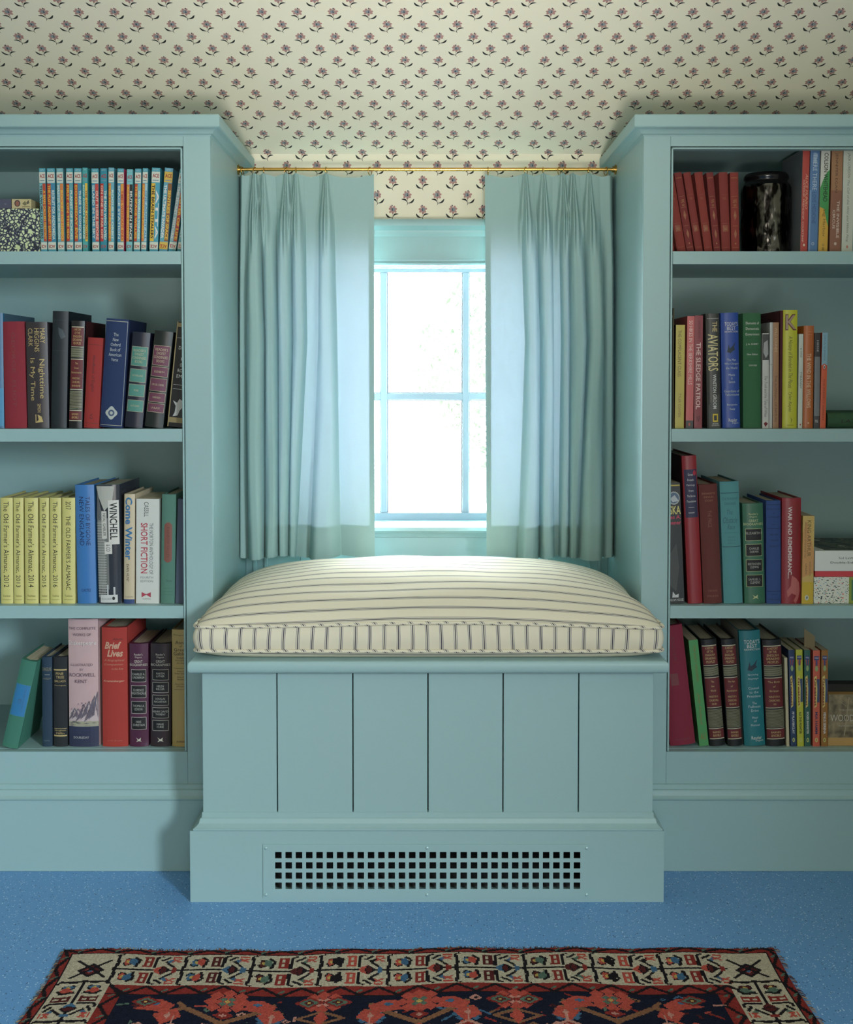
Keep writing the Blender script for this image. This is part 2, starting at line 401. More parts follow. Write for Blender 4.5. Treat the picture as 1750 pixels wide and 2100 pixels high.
P(MB().box(dx0+0.002, dx1-0.002, YBD+0.017, YBD+0.03, 0.1, zs0), 'backing', mat('gap_shadow', (52, 56, 54), 0.9))
sd = MB()
for x, s_ in ((dx0, 1), (dx1, -1)): sd.box(x, x+s_*0.016, YBD+0.0162, YF-0.0005, 0.1, zs0)
P(sd, 'end_panel')
zp = WZ(1704, YB); 
gz1, gz0 = WZ(1741, YB), WZ(1827, YB); gx0_, gx1_ = WX(556, 1785, YB), WX(1198, 1785, YB)
pl = MB(); pl.box(bx0, gx0_, YB, YB+0.018, 0, zp); pl.box(gx1_, bx1, YB, YB+0.018, 0, zp); pl.box(gx0_, gx1_, YB, YB+0.018, gz1, zp); pl.box(gx0_, gx1_, YB, YB+0.018, 0, gz0)
pl.box(bx0, bx0+0.018, YB+0.018, YF-0.015, 0, zp); pl.box(bx1-0.018, bx1, YB+0.018, YF-0.015, 0, zp)
P(pl, 'plinth')
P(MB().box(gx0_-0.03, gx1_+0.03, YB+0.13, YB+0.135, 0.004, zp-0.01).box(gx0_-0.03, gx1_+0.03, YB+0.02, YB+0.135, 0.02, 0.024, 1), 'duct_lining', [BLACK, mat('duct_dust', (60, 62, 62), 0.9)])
zm = WZ(1665, YBD)
H_ = zm-zp
mp = [(-0.012, zm), (0.0015, zm), (0.002, zm-H_*.30), (0.005, zm-H_*.36), (0.0055, zm-H_*.42), (0.007, zm-H_*.62), (0.012, zm-H_*.78), (0.0165, zm-H_*.86), (0.0165, zm-H_*.95), (0.0145, zp), (-0.012, zp)]
P(MB().sweep([(dx0, YF-0.018), (dx0, YBD), (dx1, YBD), (dx1, YF-0.018)], mp), 'base_moulding', smooth=0.45)

# vent grille
vx0, vx1 = WX(540, 1785, YB), WX(1208, 1785, YB); vz0, vz1 = WZ(1841, YB), WZ(1731, YB)
cols = [WX(571.5+21.1*i, 1785, YB) for i in range(30)]; rows = [WZ(v, YB) for v in (1753, 1774, 1795, 1815.5)]
hw = 0.0064; yv = YB-0.0022
xsb = [vx0]+sorted([c-hw for c in cols]+[c+hw for c in cols])+[vx1]
zsb = [vz0]+sorted([c-hw for c in rows]+[c+hw for c in rows])+[vz1]
gb = MB()
for i in range(len(xsb)-1):
    for k in range(len(zsb)-1):
        if i % 2 == 1 and k % 2 == 1:
            a, c, d, e = xsb[i], xsb[i+1], zsb[k], zsb[k+1]
            for q in (((a, d), (c, d)), ((c, d), (c, e)), ((c, e), (a, e)), ((a, e), (a, d))):
                (p0, q0), (p1, q1) = q; gb.add([(p0, yv, q0), (p1, yv, q1), (p1, YB-0.0001, q1), (p0, YB-0.0001, q0)], [(0, 1, 2, 3)])
        else:
            a, c, d, e = xsb[i], xsb[i+1], zsb[k], zsb[k+1]
            gb.add([(a, yv, d), (c, yv, d), (c, yv, e), (a, yv, e)], [(0, 1, 2, 3)])
for (a, d, c, e) in ((vx0, vz0, vx1, vz0), (vx1, vz0, vx1, vz1), (vx1, vz1, vx0, vz1), (vx0, vz1, vx0, vz0)):
    gb.add([(a, yv, d), (c, yv, e), (c, YB, e), (a, YB, d)], [(0, 1, 2, 3)])
gr = empty('vent_grille', (0, YB, 0.08)); tag(gr, 'painted vent grille with rows of square holes in the bench base', 'vent')
gi = Matrix.Translation((0, -YB, -0.08))
me = gb.mesh('plate'); o = link('plate', me, PAINT, gr); o.matrix_parent_inverse = gi
for u in (546, 876, 1203):
    for v in (1738.5, 1834):
        x, z = WX(u, v, YB), WZ(v, YB)
        s_ = MB(); k = 14
        pts = []
        for (rr, yy) in ((0.0032, yv), (0.003, yv-0.0012), (0.0018, yv-0.0019)): pts += [(x+rr*math.cos(2*math.pi*i/k), yy, z+rr*math.sin(2*math.pi*i/k)) for i in range(k)]
        fs = [(a*k+i, a*k+(i+1) % k, (a+1)*k+(i+1) % k, (a+1)*k+i) for a in range(2) for i in range(k)]+[tuple(range(2*k, 3*k))]
        s_.add(pts, fs); q = s_.build('screw', mat('screw_paint', (160, 190, 190), 0.3, 0.3), gr, smooth=0.8); q.matrix_parent_inverse = gi

# ================================================================== CUSHION
m, nt, b = node_mat('ticking_stripe'); uv = nt.nodes.new('ShaderNodeUVMap'); sp = nt.nodes.new('ShaderNodeSeparateXYZ')
nt.links.new(uv.outputs[0], sp.inputs[0])
md = nt.nodes.new('ShaderNodeMath'); md.operation = 'FRACT'; nt.links.new(sp.outputs[0], md.inputs[0])
rp = nt.nodes.new('ShaderNodeValToRGB'); cr = rp.color_ramp; cr.interpolation = 'LINEAR'
CRM = lin((216, 208, 184)); NV = lin((58, 58, 70)); GRY = lin((132, 130, 134))
els = [(0.0, CRM), (0.36, CRM), (0.375, GRY), (0.40, GRY), (0.415, CRM), (0.458, CRM), (0.466, NV), (0.530, NV), (0.538, CRM), (0.575, CRM), (0.59, GRY), (0.62, GRY), (0.635, CRM), (1.0, CRM)]
cr.elements[0].position = 0; cr.elements[0].color = CRM; cr.elements[1].position = 1; cr.elements[1].color = CRM
for p_, c_ in els[1:-1]:
    e = cr.elements.new(p_); e.color = c_
nt.links.new(md.outputs[0], rp.inputs[0]); nt.links.new(rp.outputs[0], b.inputs['Base Color']); b.inputs['Roughness'].default_value = 0.9
nz = nt.nodes.new('ShaderNodeTexNoise'); nz.inputs['Scale'].default_value = 60; tcc = nt.nodes.new('ShaderNodeTexCoord'); nt.links.new(tcc.outputs['Object'], nz.inputs['Vector'])
bp = nt.nodes.new('ShaderNodeBump'); bp.inputs['Strength'].default_value = 0.25; bp.inputs['Distance'].default_value = 0.002; nt.links.new(nz.outputs[0], bp.inputs['Height']); nt.links.new(bp.outputs[0], b.inputs['Normal'])
TICK = m
PIT = 0.0279
cy0, cy1 = 2.240, 2.688
zt_, zb_ = WZ(1279, cy0), WZ(1335, cy0)
def chw(y, sgn):                     # half width of the cushion at depth y
    a = 0.449 if sgn < 0 else 0.456
    t = min(1, max(0, (y-2.33)/0.06)); t = t*t*(3-2*t)
    w_ = a*(1-t)+0.4385*t
    return w_
def crown(xn, yn):
    return 0.088*max(0, 1-abs(xn)**5.0)**0.60*max(0, 1-abs(yn)**2.4)**0.72
def sagz(x):                         # top front seam dips toward the corners
    xn = x/0.45; return -0.006*xn*xn+0.002*math.sin(x*9+1)
def panel(top):
    NX, NY = 150, 70; vs = []; uvs = []
    grid = [[None]*(NX+1) for _ in range(NY+1)]
    for j_ in range(NY+1):
        yn_ = -math.cos(math.pi*j_/NY); y = (cy0+cy1)/2+yn_*(cy1-cy0)/2
        for i_ in range(NX+1):
            xn_ = -math.cos(math.pi*i_/NX)
            rc = 1.0
            # rounded corners
            yl = abs(yn_); rr = 0.06
            q = max(0, (yl-(1-rr))/rr); hw_ = chw(y, xn_)-0.022*(1-math.sqrt(max(0, 1-q*q)))
            x = xn_*hw_
            if top:
                z = zt_+sagz(x)*(1 if True else 0)+crown(xn_, yn_)
                z += (noise.noise(Vector((x*7, y*9, 0)))*0.004+noise.noise(Vector((x*3, y*26, 3)))*0.0025)*min(1, crown(xn_, yn_)/0.03)
            else:
                z = zb_-(zb_-zs1-0.0006)*min(1, (max(0, 1-abs(xn_)**8)*max(0, 1-abs(yn_)**5))**0.5*2.0)
            vs.append((x, y, z)); grid[j_][i_] = len(vs)-1
    # stripe coordinate: arc length front to back along the middle column
    arc = []
    for i_ in range(NX+1):
        a = 0; col = [0]
        for j_ in range(1, NY+1):
            a += (Vector(vs[grid[j_][i_]])-Vector(vs[grid[j_-1][i_]])).length; col.append(a)
        arc.append(col)
    fs = []; fu = []
    mid = arc[NX//2]
    for j_ in range(NY):
        for i_ in range(NX):
            fs.append((grid[j_][i_], grid[j_][i_+1], grid[j_+1][i_+1], grid[j_+1][i_]))
            for (a, c) in ((j_, i_), (j_, i_+1), (j_+1, i_+1), (j_+1, i_)):
                tt = arc[c][a]/max(1e-6, arc[c][-1])
                fu.append(((tt*mid[-1]*0.35+arc[c][a]*0.65)/0.0242+0.12, 0))
    return vs, fs, fu
cush = empty('bench_cushion', (0, 2.5, zs1)); tag(cush, 'plump ticking striped box cushion on the window bench', 'cushion')
ci = Matrix.Translation((0, -2.5, -zs1))
def uvmesh(name, vs, fs, fu, mt, flip=False):
    me = bpy.data.meshes.new(name); me.from_pydata(vs, [], fs); l = me.uv_layers.new(name='UVMap')
    for i_, u_ in enumerate(fu): l.data[i_].uv = u_
    me.update(); o = link(name, me, mt, cush, 3.14); o.matrix_parent_inverse = ci; return o
vs, fs, fu = panel(True); uvmesh('top_panel', vs, fs, fu, TICK)
vs, fs, fu = panel(False); uvmesh('bottom_panel', vs, [f_[::-1] for f_ in fs], [fu[4*k+q] for k in range(len(fs)) for q in (3, 2, 1, 0)], TICK)
def rim(off, top):
    pts = []; N1 = 160
    def pt(xn_, yn_):
        yl = abs(yn_); rr = 0.06; q = max(0, (yl-(1-rr))/rr); y = (cy0+cy1)/2+yn_*(cy1-cy0)/2
        return xn_*(chw(y, xn_)-0.022*(1-math.sqrt(max(0, 1-q*q)))), y
    seq = [(-1+2*i/N1, -1) for i in range(N1)]+[(1, -math.cos(math.pi*i/80)) for i in range(80)]+[(1-2*i/N1, 1) for i in range(N1)]+[(-1, math.cos(math.pi*i/80)) for i in range(80)]
    for xn_, yn_ in seq:
        x, y = pt(xn_, yn_); pts.append((x, y))
    return pts
RM = rim(0, True); NR = len(RM)
def rz(x, y, top): return zt_+sagz(x) if top else zb_
vs = []; K = 9
al = [0]
for i in range(1, NR+1):
    a, c = RM[i-1], RM[i % NR]; al.append(al[-1]+math.hypot(a[0]-c[0], a[1]-c[1]))
for i, (x, y) in enumerate(RM):
    a, c = RM[(i-1) % NR], RM[(i+1) % NR]; d = Vector((c[0]-a[0], c[1]-a[1])).normalized(); n2 = Vector((d.y, -d.x))
    for k in range(K+1):
        t = k/K; lean = 1 if abs(x) < 0.43 or y < 2.3 else 0.3
        o_ = 0.006*math.sin(math.pi*t)*lean+0.0012*math.sin(al[i]*70)*math.sin(math.pi*t)*lean
        vs.append((x+n2.x*o_, y+n2.y*o_, rz(x, y, False)*(1-t)+rz(x, y, True)*t))
fs = []; fu = []
for i in range(NR):
    for k in range(K):
        a = i*(K+1)+k; c = ((i+1) % NR)*(K+1)+k; fs.append((a, c, c+1, a+1))
        wob = lambda s_, k_: s_/0.0277+0.10+0.04*math.sin(k_/K*3+s_*9)
        fu += [(wob(al[i], k), 0), (wob(al[i+1], k), 0), (wob(al[i+1], k+1), 0), (wob(al[i], k+1), 0)]
uvmesh('boxing', vs, fs, fu, TICK)
m2, nt2, b2 = node_mat('piping_stripe')
for top in (True, False):
    pts = [Vector((x, y, rz(x, y, top))) for x, y in RM]; vs = []; n = 8; R_ = 0.0036
    for i, p in enumerate(pts):
        d = (pts[(i+1) % NR]-pts[(i-1) % NR]).normalized(); e1 = d.cross(Vector((0, 0, 1))).normalized(); e2 = e1.cross(d)
        lean = 0.003 if abs(p.x) < 0.43 or p.y < 2.3 else 0.0
        for k in range(n):
            a = 2*math.pi*k/n; vs.append(p+e1*(math.cos(a)*R_+lean)+e2*math.sin(a)*R_)
    fs = []; fu = []
    for i in range(NR):
        for k in range(n):
            a = i*n+k; b_ = i*n+(k+1) % n; c = ((i+1) % NR)*n; fs.append((a, c+k, c+(k+1) % n, b_))
            f2 = lambda s_, kk: s_/0.0345+kk/n*0.5
            fu += [(f2(al[i], k), 0), (f2(al[i+1], k), 0), (f2(al[i+1], k+1), 0), (f2(al[i], k+1), 0)]
    uvmesh('piping', vs, fs, fu, TICK)

# ================================================================== CURTAINS
YC = 2.735
def cloth_mat(name, tr):
    m = bpy.data.materials.new(name); m.use_nodes = True; nt = m.node_tree
    for n_ in list(nt.nodes): nt.nodes.remove(n_)
    out = nt.nodes.new('ShaderNodeOutputMaterial'); mx = nt.nodes.new('ShaderNodeMixShader'); d = nt.nodes.new('ShaderNodeBsdfDiffuse'); t = nt.nodes.new('ShaderNodeBsdfTranslucent')
    tc = nt.nodes.new('ShaderNodeTexCoord'); L = nt.links.new
    outs = []
    for sc in ((900, 900, 60), (60, 60, 900)):
        mp = nt.nodes.new('ShaderNodeMapping'); mp.inputs['Scale'].default_value = sc; nz = nt.nodes.new('ShaderNodeTexNoise'); nz.inputs['Scale'].default_value = 1.0; nz.inputs['Detail'].default_value = 2
        L(tc.outputs['Object'], mp.inputs[0]); L(mp.outputs[0], nz.inputs['Vector']); outs.append(nz.outputs['Fac'])
    ad = nt.nodes.new('ShaderNodeMath'); ad.operation = 'ADD'; L(outs[0], ad.inputs[0]); L(outs[1], ad.inputs[1])
    mr = nt.nodes.new('ShaderNodeMapRange'); mr.inputs['From Min'].default_value = 0.7; mr.inputs['From Max'].default_value = 1.3; mr.inputs['To Min'].default_value = tr*0.72; mr.inputs['To Max'].default_value = tr*1.28
    L(ad.outputs[0], mr.inputs[0]); L(mr.outputs[0], mx.inputs[0])
    d.inputs[0].default_value = lin((158, 188, 185)); t.inputs[0].default_value = lin((186, 200, 226))
    bp = nt.nodes.new('ShaderNodeBump'); bp.inputs['Strength'].default_value = 0.15; bp.inputs['Distance'].default_value = 0.0006; L(ad.outputs[0], bp.inputs['Height']); L(bp.outputs[0], d.inputs['Normal'])
    L(d.outputs[0], mx.inputs[1]); L(t.outputs[0], mx.inputs[2]); L(mx.outputs[0], out.inputs[0]); return m
LINEN = cloth_mat('pale_blue_linen', 0.048)
def interp(xs, ys, x):
    for i in range(len(xs)-1):
        if x <= xs[i+1]:
            t = (x-xs[i])/(xs[i+1]-xs[i]); return ys[i]*(1-t)+ys[i+1]*t
    return ys[-1]
def sm(a, b_, x): t = min(1, max(0, (x-a)/(b_-a))); return t*t*(3-2*t)
def curtain(name, top, mid, bot, fac, pleats, vtop, vbot, inner, label, seed):
    V0, V1 = vtop, vbot
    hs = [V0, V0+110, 700, V1]
    def val(v): return [interp(hs, [t_*0.5+m_*0.5 if 0 else t_, t_*0.55+m_*0.45, m_, b_], v) for t_, m_, b_ in zip(top, mid, bot)]
    n = len(top)-1
    def depth(v, s_):       # s_ in 0..n  fold coordinate
        i = min(n-1, int(s_)); t = s_-i; A = fac[i]
        vals = val(v); wd = (vals[i+1]-vals[i])*1.15e-3
        amp = min(0.042, 1.05*wd)*A
        grow = 0.16+0.84*sm(V0+50, V0+210, v)
        sway = 0.10*math.sin(v*0.012+i*2.1+seed)*min(1, sm(V0+150, V0+400, v))
        tt = min(1, max(0, t+sway*math.sin(math.pi*t)))
        y = -amp*grow*((1-abs(2*tt-1)**(2.2+1.6*sm(V0+60, V0+240, v))) if A > 0.4 else math.sin(math.pi*tt))
        y += 0.004*math.sin(v*0.006+s_*1.3+seed)*sm(V0+100, V0+400, v)
        x = vals[i]+(vals[i+1]-vals[i])*t
        for p_ in pleats:
            h = v-V0; wdt = 4.0+(max(0, min(1, h/100)))*9.5
            q = (x-p_)/wdt
            if abs(q) < 1.6:
                fade = 1-sm(92, 190, h)
                y -= fade*0.024*math.exp(-(abs(q)**2.6)*1.5)*(0.55+0.45*sm(-5, 80, h))*(1+0.30*math.cos(q*7.4))
        e = (s_ if inner == 'r' else n-s_)
        if e < 0.45: y += 0.05*(1-e/0.45)**2
        return x, y
    NV_ = 130; per = 56
    ss = [i/per for i in range(n*per+1)]
    def grid(v0, v1, nv, s0, s1, back):
        cols = [s_ for s_ in ss if s0-1e-6 <= s_ <= s1+1e-6]; vs = []; fs = []
        for a in range(nv+1):
            v = v0+(v1-v0)*a/nv
            for s_ in cols:
                x, y = depth(v, s_)
                vd = 0
                if abs(v-V0) < 60:
                    near = min(abs(x-p_) for p_ in pleats+[top[0], top[-1]])
                    vd = min(7, near*0.22)*(1-(v-V0)/60)
                if v > V1-80: vd += 3.0*math.sin(x*0.05+seed)*(v-V1+80)/80
                Y = YC+y+back; vs.append((max(-XI+0.0012, min(XI-0.0012, WX(x, v+vd, YC))), Y, WZ(v+vd, YC)))
        k = len(cols)
        for a in range(nv):
            for i in range(k-1): c = a*k+i; fs.append((c, c+1, c+1+k, c+k))
        return vs, fs
    root = empty(name, (WX((top[0]+top[-1])/2, V0, YC), YC, WZ(V0, YC))); tag(root, label, 'curtain', 'pinch pleated linen curtains at the window')
    iv = Matrix.Translation(-root.location)
    def add(nm, vs, fs):
        mb = MB(); mb.add(vs, fs); o = link(nm, mb.mesh(nm), LINEN, root, 3.14); o.matrix_parent_inverse = iv; return o
    add('panel', *grid(V0, V1, NV_, 0, n, 0))
    add('hem', *grid(V1-66, V1-0.5, 12, 0, n, 0.0022))
    add('heading', *grid(V0+1, V0+96, 30, 0, n, 0.0022))
    # folded side hem along the inner edge
    k_ = 0 if inner == 'l' else n
    cnt = 0.15*1.0
    if inner == 'l': add('side_hem', *grid(V0+96, V1-66, 60, 0, 0.16, 0.0022))
    else: add('side_hem', *grid(V0+96, V1-66, 60, n-0.16, n, 0.0022))
    return root
curtain('curtain', [486, 512, 532, 565, 598, 625, 655, 683, 767], [487, 505, 545, 572, 602, 631, 653, 692, 768], [485, 510, 545, 573, 592, 608, 635, 700, 769],
        [.5, 1, 1, 1, 1, .1, 1, .22], [523, 541, 588, 608, 669], 357, 1141, 'r', 'pale blue linen curtain hanging left of the window', 1.0)
curtain('curtain', [995, 1062, 1096, 1133, 1143, 1164, 1190, 1230, 1264], [996, 1077, 1107, 1136, 1151, 1169, 1203, 1238, 1264], [998, 1062, 1106, 1138, 1145, 1165, 1184, 1236, 1264],
        [.2, 1, 1, .1, 1, 1, 1, .6], [1077, 1114, 1154, 1174, 1207], 357, 1142, 'l', 'pale blue linen curtain hanging right of the window', 4.0)
# rod and rings
zr = WZ(347.5, YC); rod = empty('curtain_rod', (0, YC, zr)); tag(rod, 'thin brass curtain rod spanning the alcove above the window', 'curtain rod')
ri = Matrix.Translation((0, -YC, -zr))
o = MB().tube([(-XI+0.001, YC, zr), (XI-0.001, YC, zr)], 0.0042, 16).build('rod', BRASS, rod, smooth=0.8); o.matrix_parent_inverse = ri
for s_ in (-1, 1):
    o = MB().tube([(s_*(XI-0.0005), YC, zr), (s_*(XI-0.004), YC, zr), (s_*(XI-0.004), YC, zr), (s_*(XI-0.010), YC, zr)], [0.012, 0.012, 0.007, 0.007], 20).build('end_socket', BRASS, rod, smooth=0.5); o.matrix_parent_inverse = ri
ring0 = None
for u, wh in ((497, 0), (523, 0), (541, 0), (588, 0), (607, 0), (669, 0), (759, 0), (1001, 1), (1079, 1), (1114, 1), (1147, 1), (1159, 1), (1207, 1), (1243, 1)):
    x = WX(u, 350, YC)
    if ring0 is None:
        R = empty('curtain_ring', (x, YC, zr-0.004)); ring0 = R
        a_ = MB().tube([(0.0, 0.0093*math.cos(t), 0.0093*math.sin(t)) for t in [2*math.pi*i/20 for i in range(20)]], 0.0011, 6, closed=True).build('ring', BRASS, R, smooth=3.1)
        h_ = MB().tube([(0, 0, -0.009), (0.001, 0.001, -0.013), (0.0, 0.003, -0.017), (0, 0.0045, -0.014)], 0.0008, 6).build('hook', BRASS, R, smooth=3.1)
        parts = [a_, h_]
    else:
        R = ring0.copy(); C.objects.link(R); R.location = (x, YC, zr-0.004)
        for q in parts: k = q.copy(); C.objects.link(k); k.parent = R
    R.rotation_euler = (0, 0, random.uniform(-0.5, 0.5))
    names = {497: 'at the far left end of the rod', 523: 'holding the outermost pleat of the left curtain', 541: 'holding the second pleat of the left curtain', 588: 'holding the middle pleat of the left curtain', 607: 'holding the fourth pleat of the left curtain', 669: 'holding the innermost pleat of the left curtain', 759: 'at the inner edge of the left curtain',
             1001: 'at the inner edge of the right curtain', 1079: 'holding the innermost pleat of the right curtain', 1114: 'holding the second pleat of the right curtain', 1147: 'just left of the middle pleat of the right curtain', 1159: 'just right of the middle pleat of the right curtain', 1207: 'holding the outermost pleat of the right curtain', 1243: 'at the far right end of the rod'}
    tag(R, 'small brass curtain ring '+names[u], 'curtain ring', 'brass rings on the curtain rod')

# ================================================================== LETTERING
_tc = {}
def glyphs(text, bold=0, shear=0):
    k = (text, bold, shear)
    if k in _tc: return _tc[k]
    cu = bpy.data.curves.new('lettering', 'FONT'); cu.body = text; cu.size = 1; cu.resolution_u = 2; cu.offset = bold; cu.shear = shear
    ob = bpy.data.objects.new('lettering', cu); C.objects.link(ob)
    dg = bpy.context.evaluated_depsgraph_get(); me = bpy.data.meshes.new_from_object(ob.evaluated_get(dg))
    vs = [(v.co.x, v.co.y) for v in me.vertices]; fs = [tuple(p.vertices) for p in me.polygons]
    bpy.data.objects.remove(ob); bpy.data.curves.remove(cu); bpy.data.meshes.remove(me)
    x0 = min(v[0] for v in vs); x1 = max(v[0] for v in vs); y0 = min(v[1] for v in vs); y1 = max(v[1] for v in vs)
    vs = [((x-x0)/max(1e-6, x1-x0), (y-y0)/max(1e-6, y1-y0)) for x, y in vs]
    _tc[k] = (vs, fs); return _tc[k]
# print primitives, all in unit spine coordinates (u across, t up)
def H(s, u0, u1, t0, t1, c, bold=0, shear=0, flip=False): return ('H', s, u0, u1, t0, t1, c, bold, shear, flip)
def V(s, u0, u1, t0, t1, c, bold=0, shear=0): return ('V', s, u0, u1, t0, t1, c, bold, shear, False)
def R(u0, u1, t0, t1, c): return ('R', None, u0, u1, t0, t1, c, 0, 0, 0)
def E(u0, u1, t0, t1, c): return ('E', None, u0, u1, t0, t1, c, 0, 0, 0)
def PG(pts, c): return ('P', pts, 0, 1, 0, 1, c, 0, 0, 0)
def L(u0, u1, t0, t1, c, border): return ('L', border, u0, u1, t0, t1, c, 0, 0, 0)
def cut(pts, fs):
    us = [p[0] for p in pts]; lo, hi = min(us), max(us)
    ks = [i/8 for i in range(1, 8) if lo+1e-4 < i/8 < hi-1e-4]
    if not ks: return pts, fs
    b = bmesh.new(); vv = [b.verts.new((p[0], p[1], 0)) for p in pts]
    for f in fs:
        try: b.faces.new([vv[i] for i in f])
        except ValueError: pass
    for k in ks: bmesh.ops.bisect_plane(b, geom=b.verts[:]+b.edges[:]+b.faces[:], plane_co=(k, 0, 0), plane_no=(1, 0, 0), dist=1e-6)
    b.verts.ensure_lookup_table(); b.verts.index_update()
    r = ([(v.co.x, v.co.y) for v in b.verts], [tuple(v.index for v in f.verts) for f in b.faces]); b.free(); return r
def prims(p, surf, lift):
    """returns list of (verts3, faces)"""
    k, s, u0, u1, t0, t1, c, bo, sh, fl = p
    out = []
    if k in 'HV':
        vs, fs = glyphs(s, bo, sh)
        if k == 'H': pts = [((1-a if fl else a), (1-b_ if fl else b_)) for a, b_ in vs]
        else: pts = [(b_, 1-a) for a, b_ in vs]
        pts, fs = cut([(u0+(u1-u0)*a, t0+(t1-t0)*b_) for a, b_ in pts], fs); out.append(([surf(a, b_, lift) for a, b_ in pts], fs))
    elif k in 'RL':
        us = [u0]+[i/8 for i in range(-1, 10) if u0+1e-4 < i/8 < u1-1e-4]+[u1]; n = len(us)-1; vs = []
        for u in us: vs += [surf(u, t0, lift), surf(u, t1, lift)]
        out.append((vs, [(2*i, 2*i+2, 2*i+3, 2*i+1) for i in range(n)]))
    elif k == 'E':
        n = 20; pts, fs = cut([((u0+u1)/2+(u1-u0)/2*math.cos(2*math.pi*i/n), (t0+t1)/2+(t1-t0)/2*math.sin(2*math.pi*i/n)) for i in range(n)], [tuple(range(n))]); out.append(([surf(a, b_, lift) for a, b_ in pts], fs))
    elif k == 'P':
        pts, fs = cut(list(s), [tuple(range(len(s)))]); out.append(([surf(a, b_, lift) for a, b_ in pts], fs))
    return out
def print_mesh(name, prints, surf, parent, base=0.00022):
    mb = MB(); mats = []; idx = {}
    for n_, p in enumerate(prints):
        c = p[6]
        if c not in idx: idx[c] = len(mats); mats.append(ink(c))
        for vs, fs in prims(p, surf, base+0.00004*n_): mb.add(vs, fs, idx[c])
    if not mb.v: return None
    return link(name, mb.mesh(name, False), mats, parent)

# ================================================================== BOOKS
m, nt, b = node_mat('page_edges'); tc = nt.nodes.new('ShaderNodeTexCoord'); mp = nt.nodes.new('ShaderNodeMapping'); mp.inputs['Scale'].default_value = (2500, 3, 3)
nz = nt.nodes.new('ShaderNodeTexNoise'); nz.inputs['Scale'].default_value = 1; rp = nt.nodes.new('ShaderNodeValToRGB')
rp.color_ramp.elements[0].color = lin((150, 138, 108)); rp.color_ramp.elements[0].position = .3; rp.color_ramp.elements[1].color = lin((214, 202, 172)); rp.color_ramp.elements[1].position = .7
nt.links.new(tc.outputs['Object'], mp.inputs[0]); nt.links.new(mp.outputs[0], nz.inputs['Vector']); nt.links.new(nz.outputs[0], rp.inputs[0]); nt.links.new(rp.outputs[0], b.inputs['Base Color']); b.inputs['Roughness'].default_value = 0.9
PAGES = m
ROW = {'L1': (0, 300, 520/1750, SHZ[0], 0.045), 'L2': (0, 600, .22857, SHZ[1], 0.03), 'L3': (0, 960, .22857, SHZ[2], 0.024), 'L4': (0, 1250, .22857, SHB, 0.03),
       'R1': (1350, 280, .22857, SHZ[0], 0.03), 'RZ': (1370, 340, 160/1750, SHZ[0], 0.03), 'R2': (1350, 600, .22857, SHZ[1], 0.03), 'R3': (1350, 900, .22857, SHZ[2], 0.022), 'R4': (1350, 1240, .22857, SHB, 0.032)}
BOOKS = []
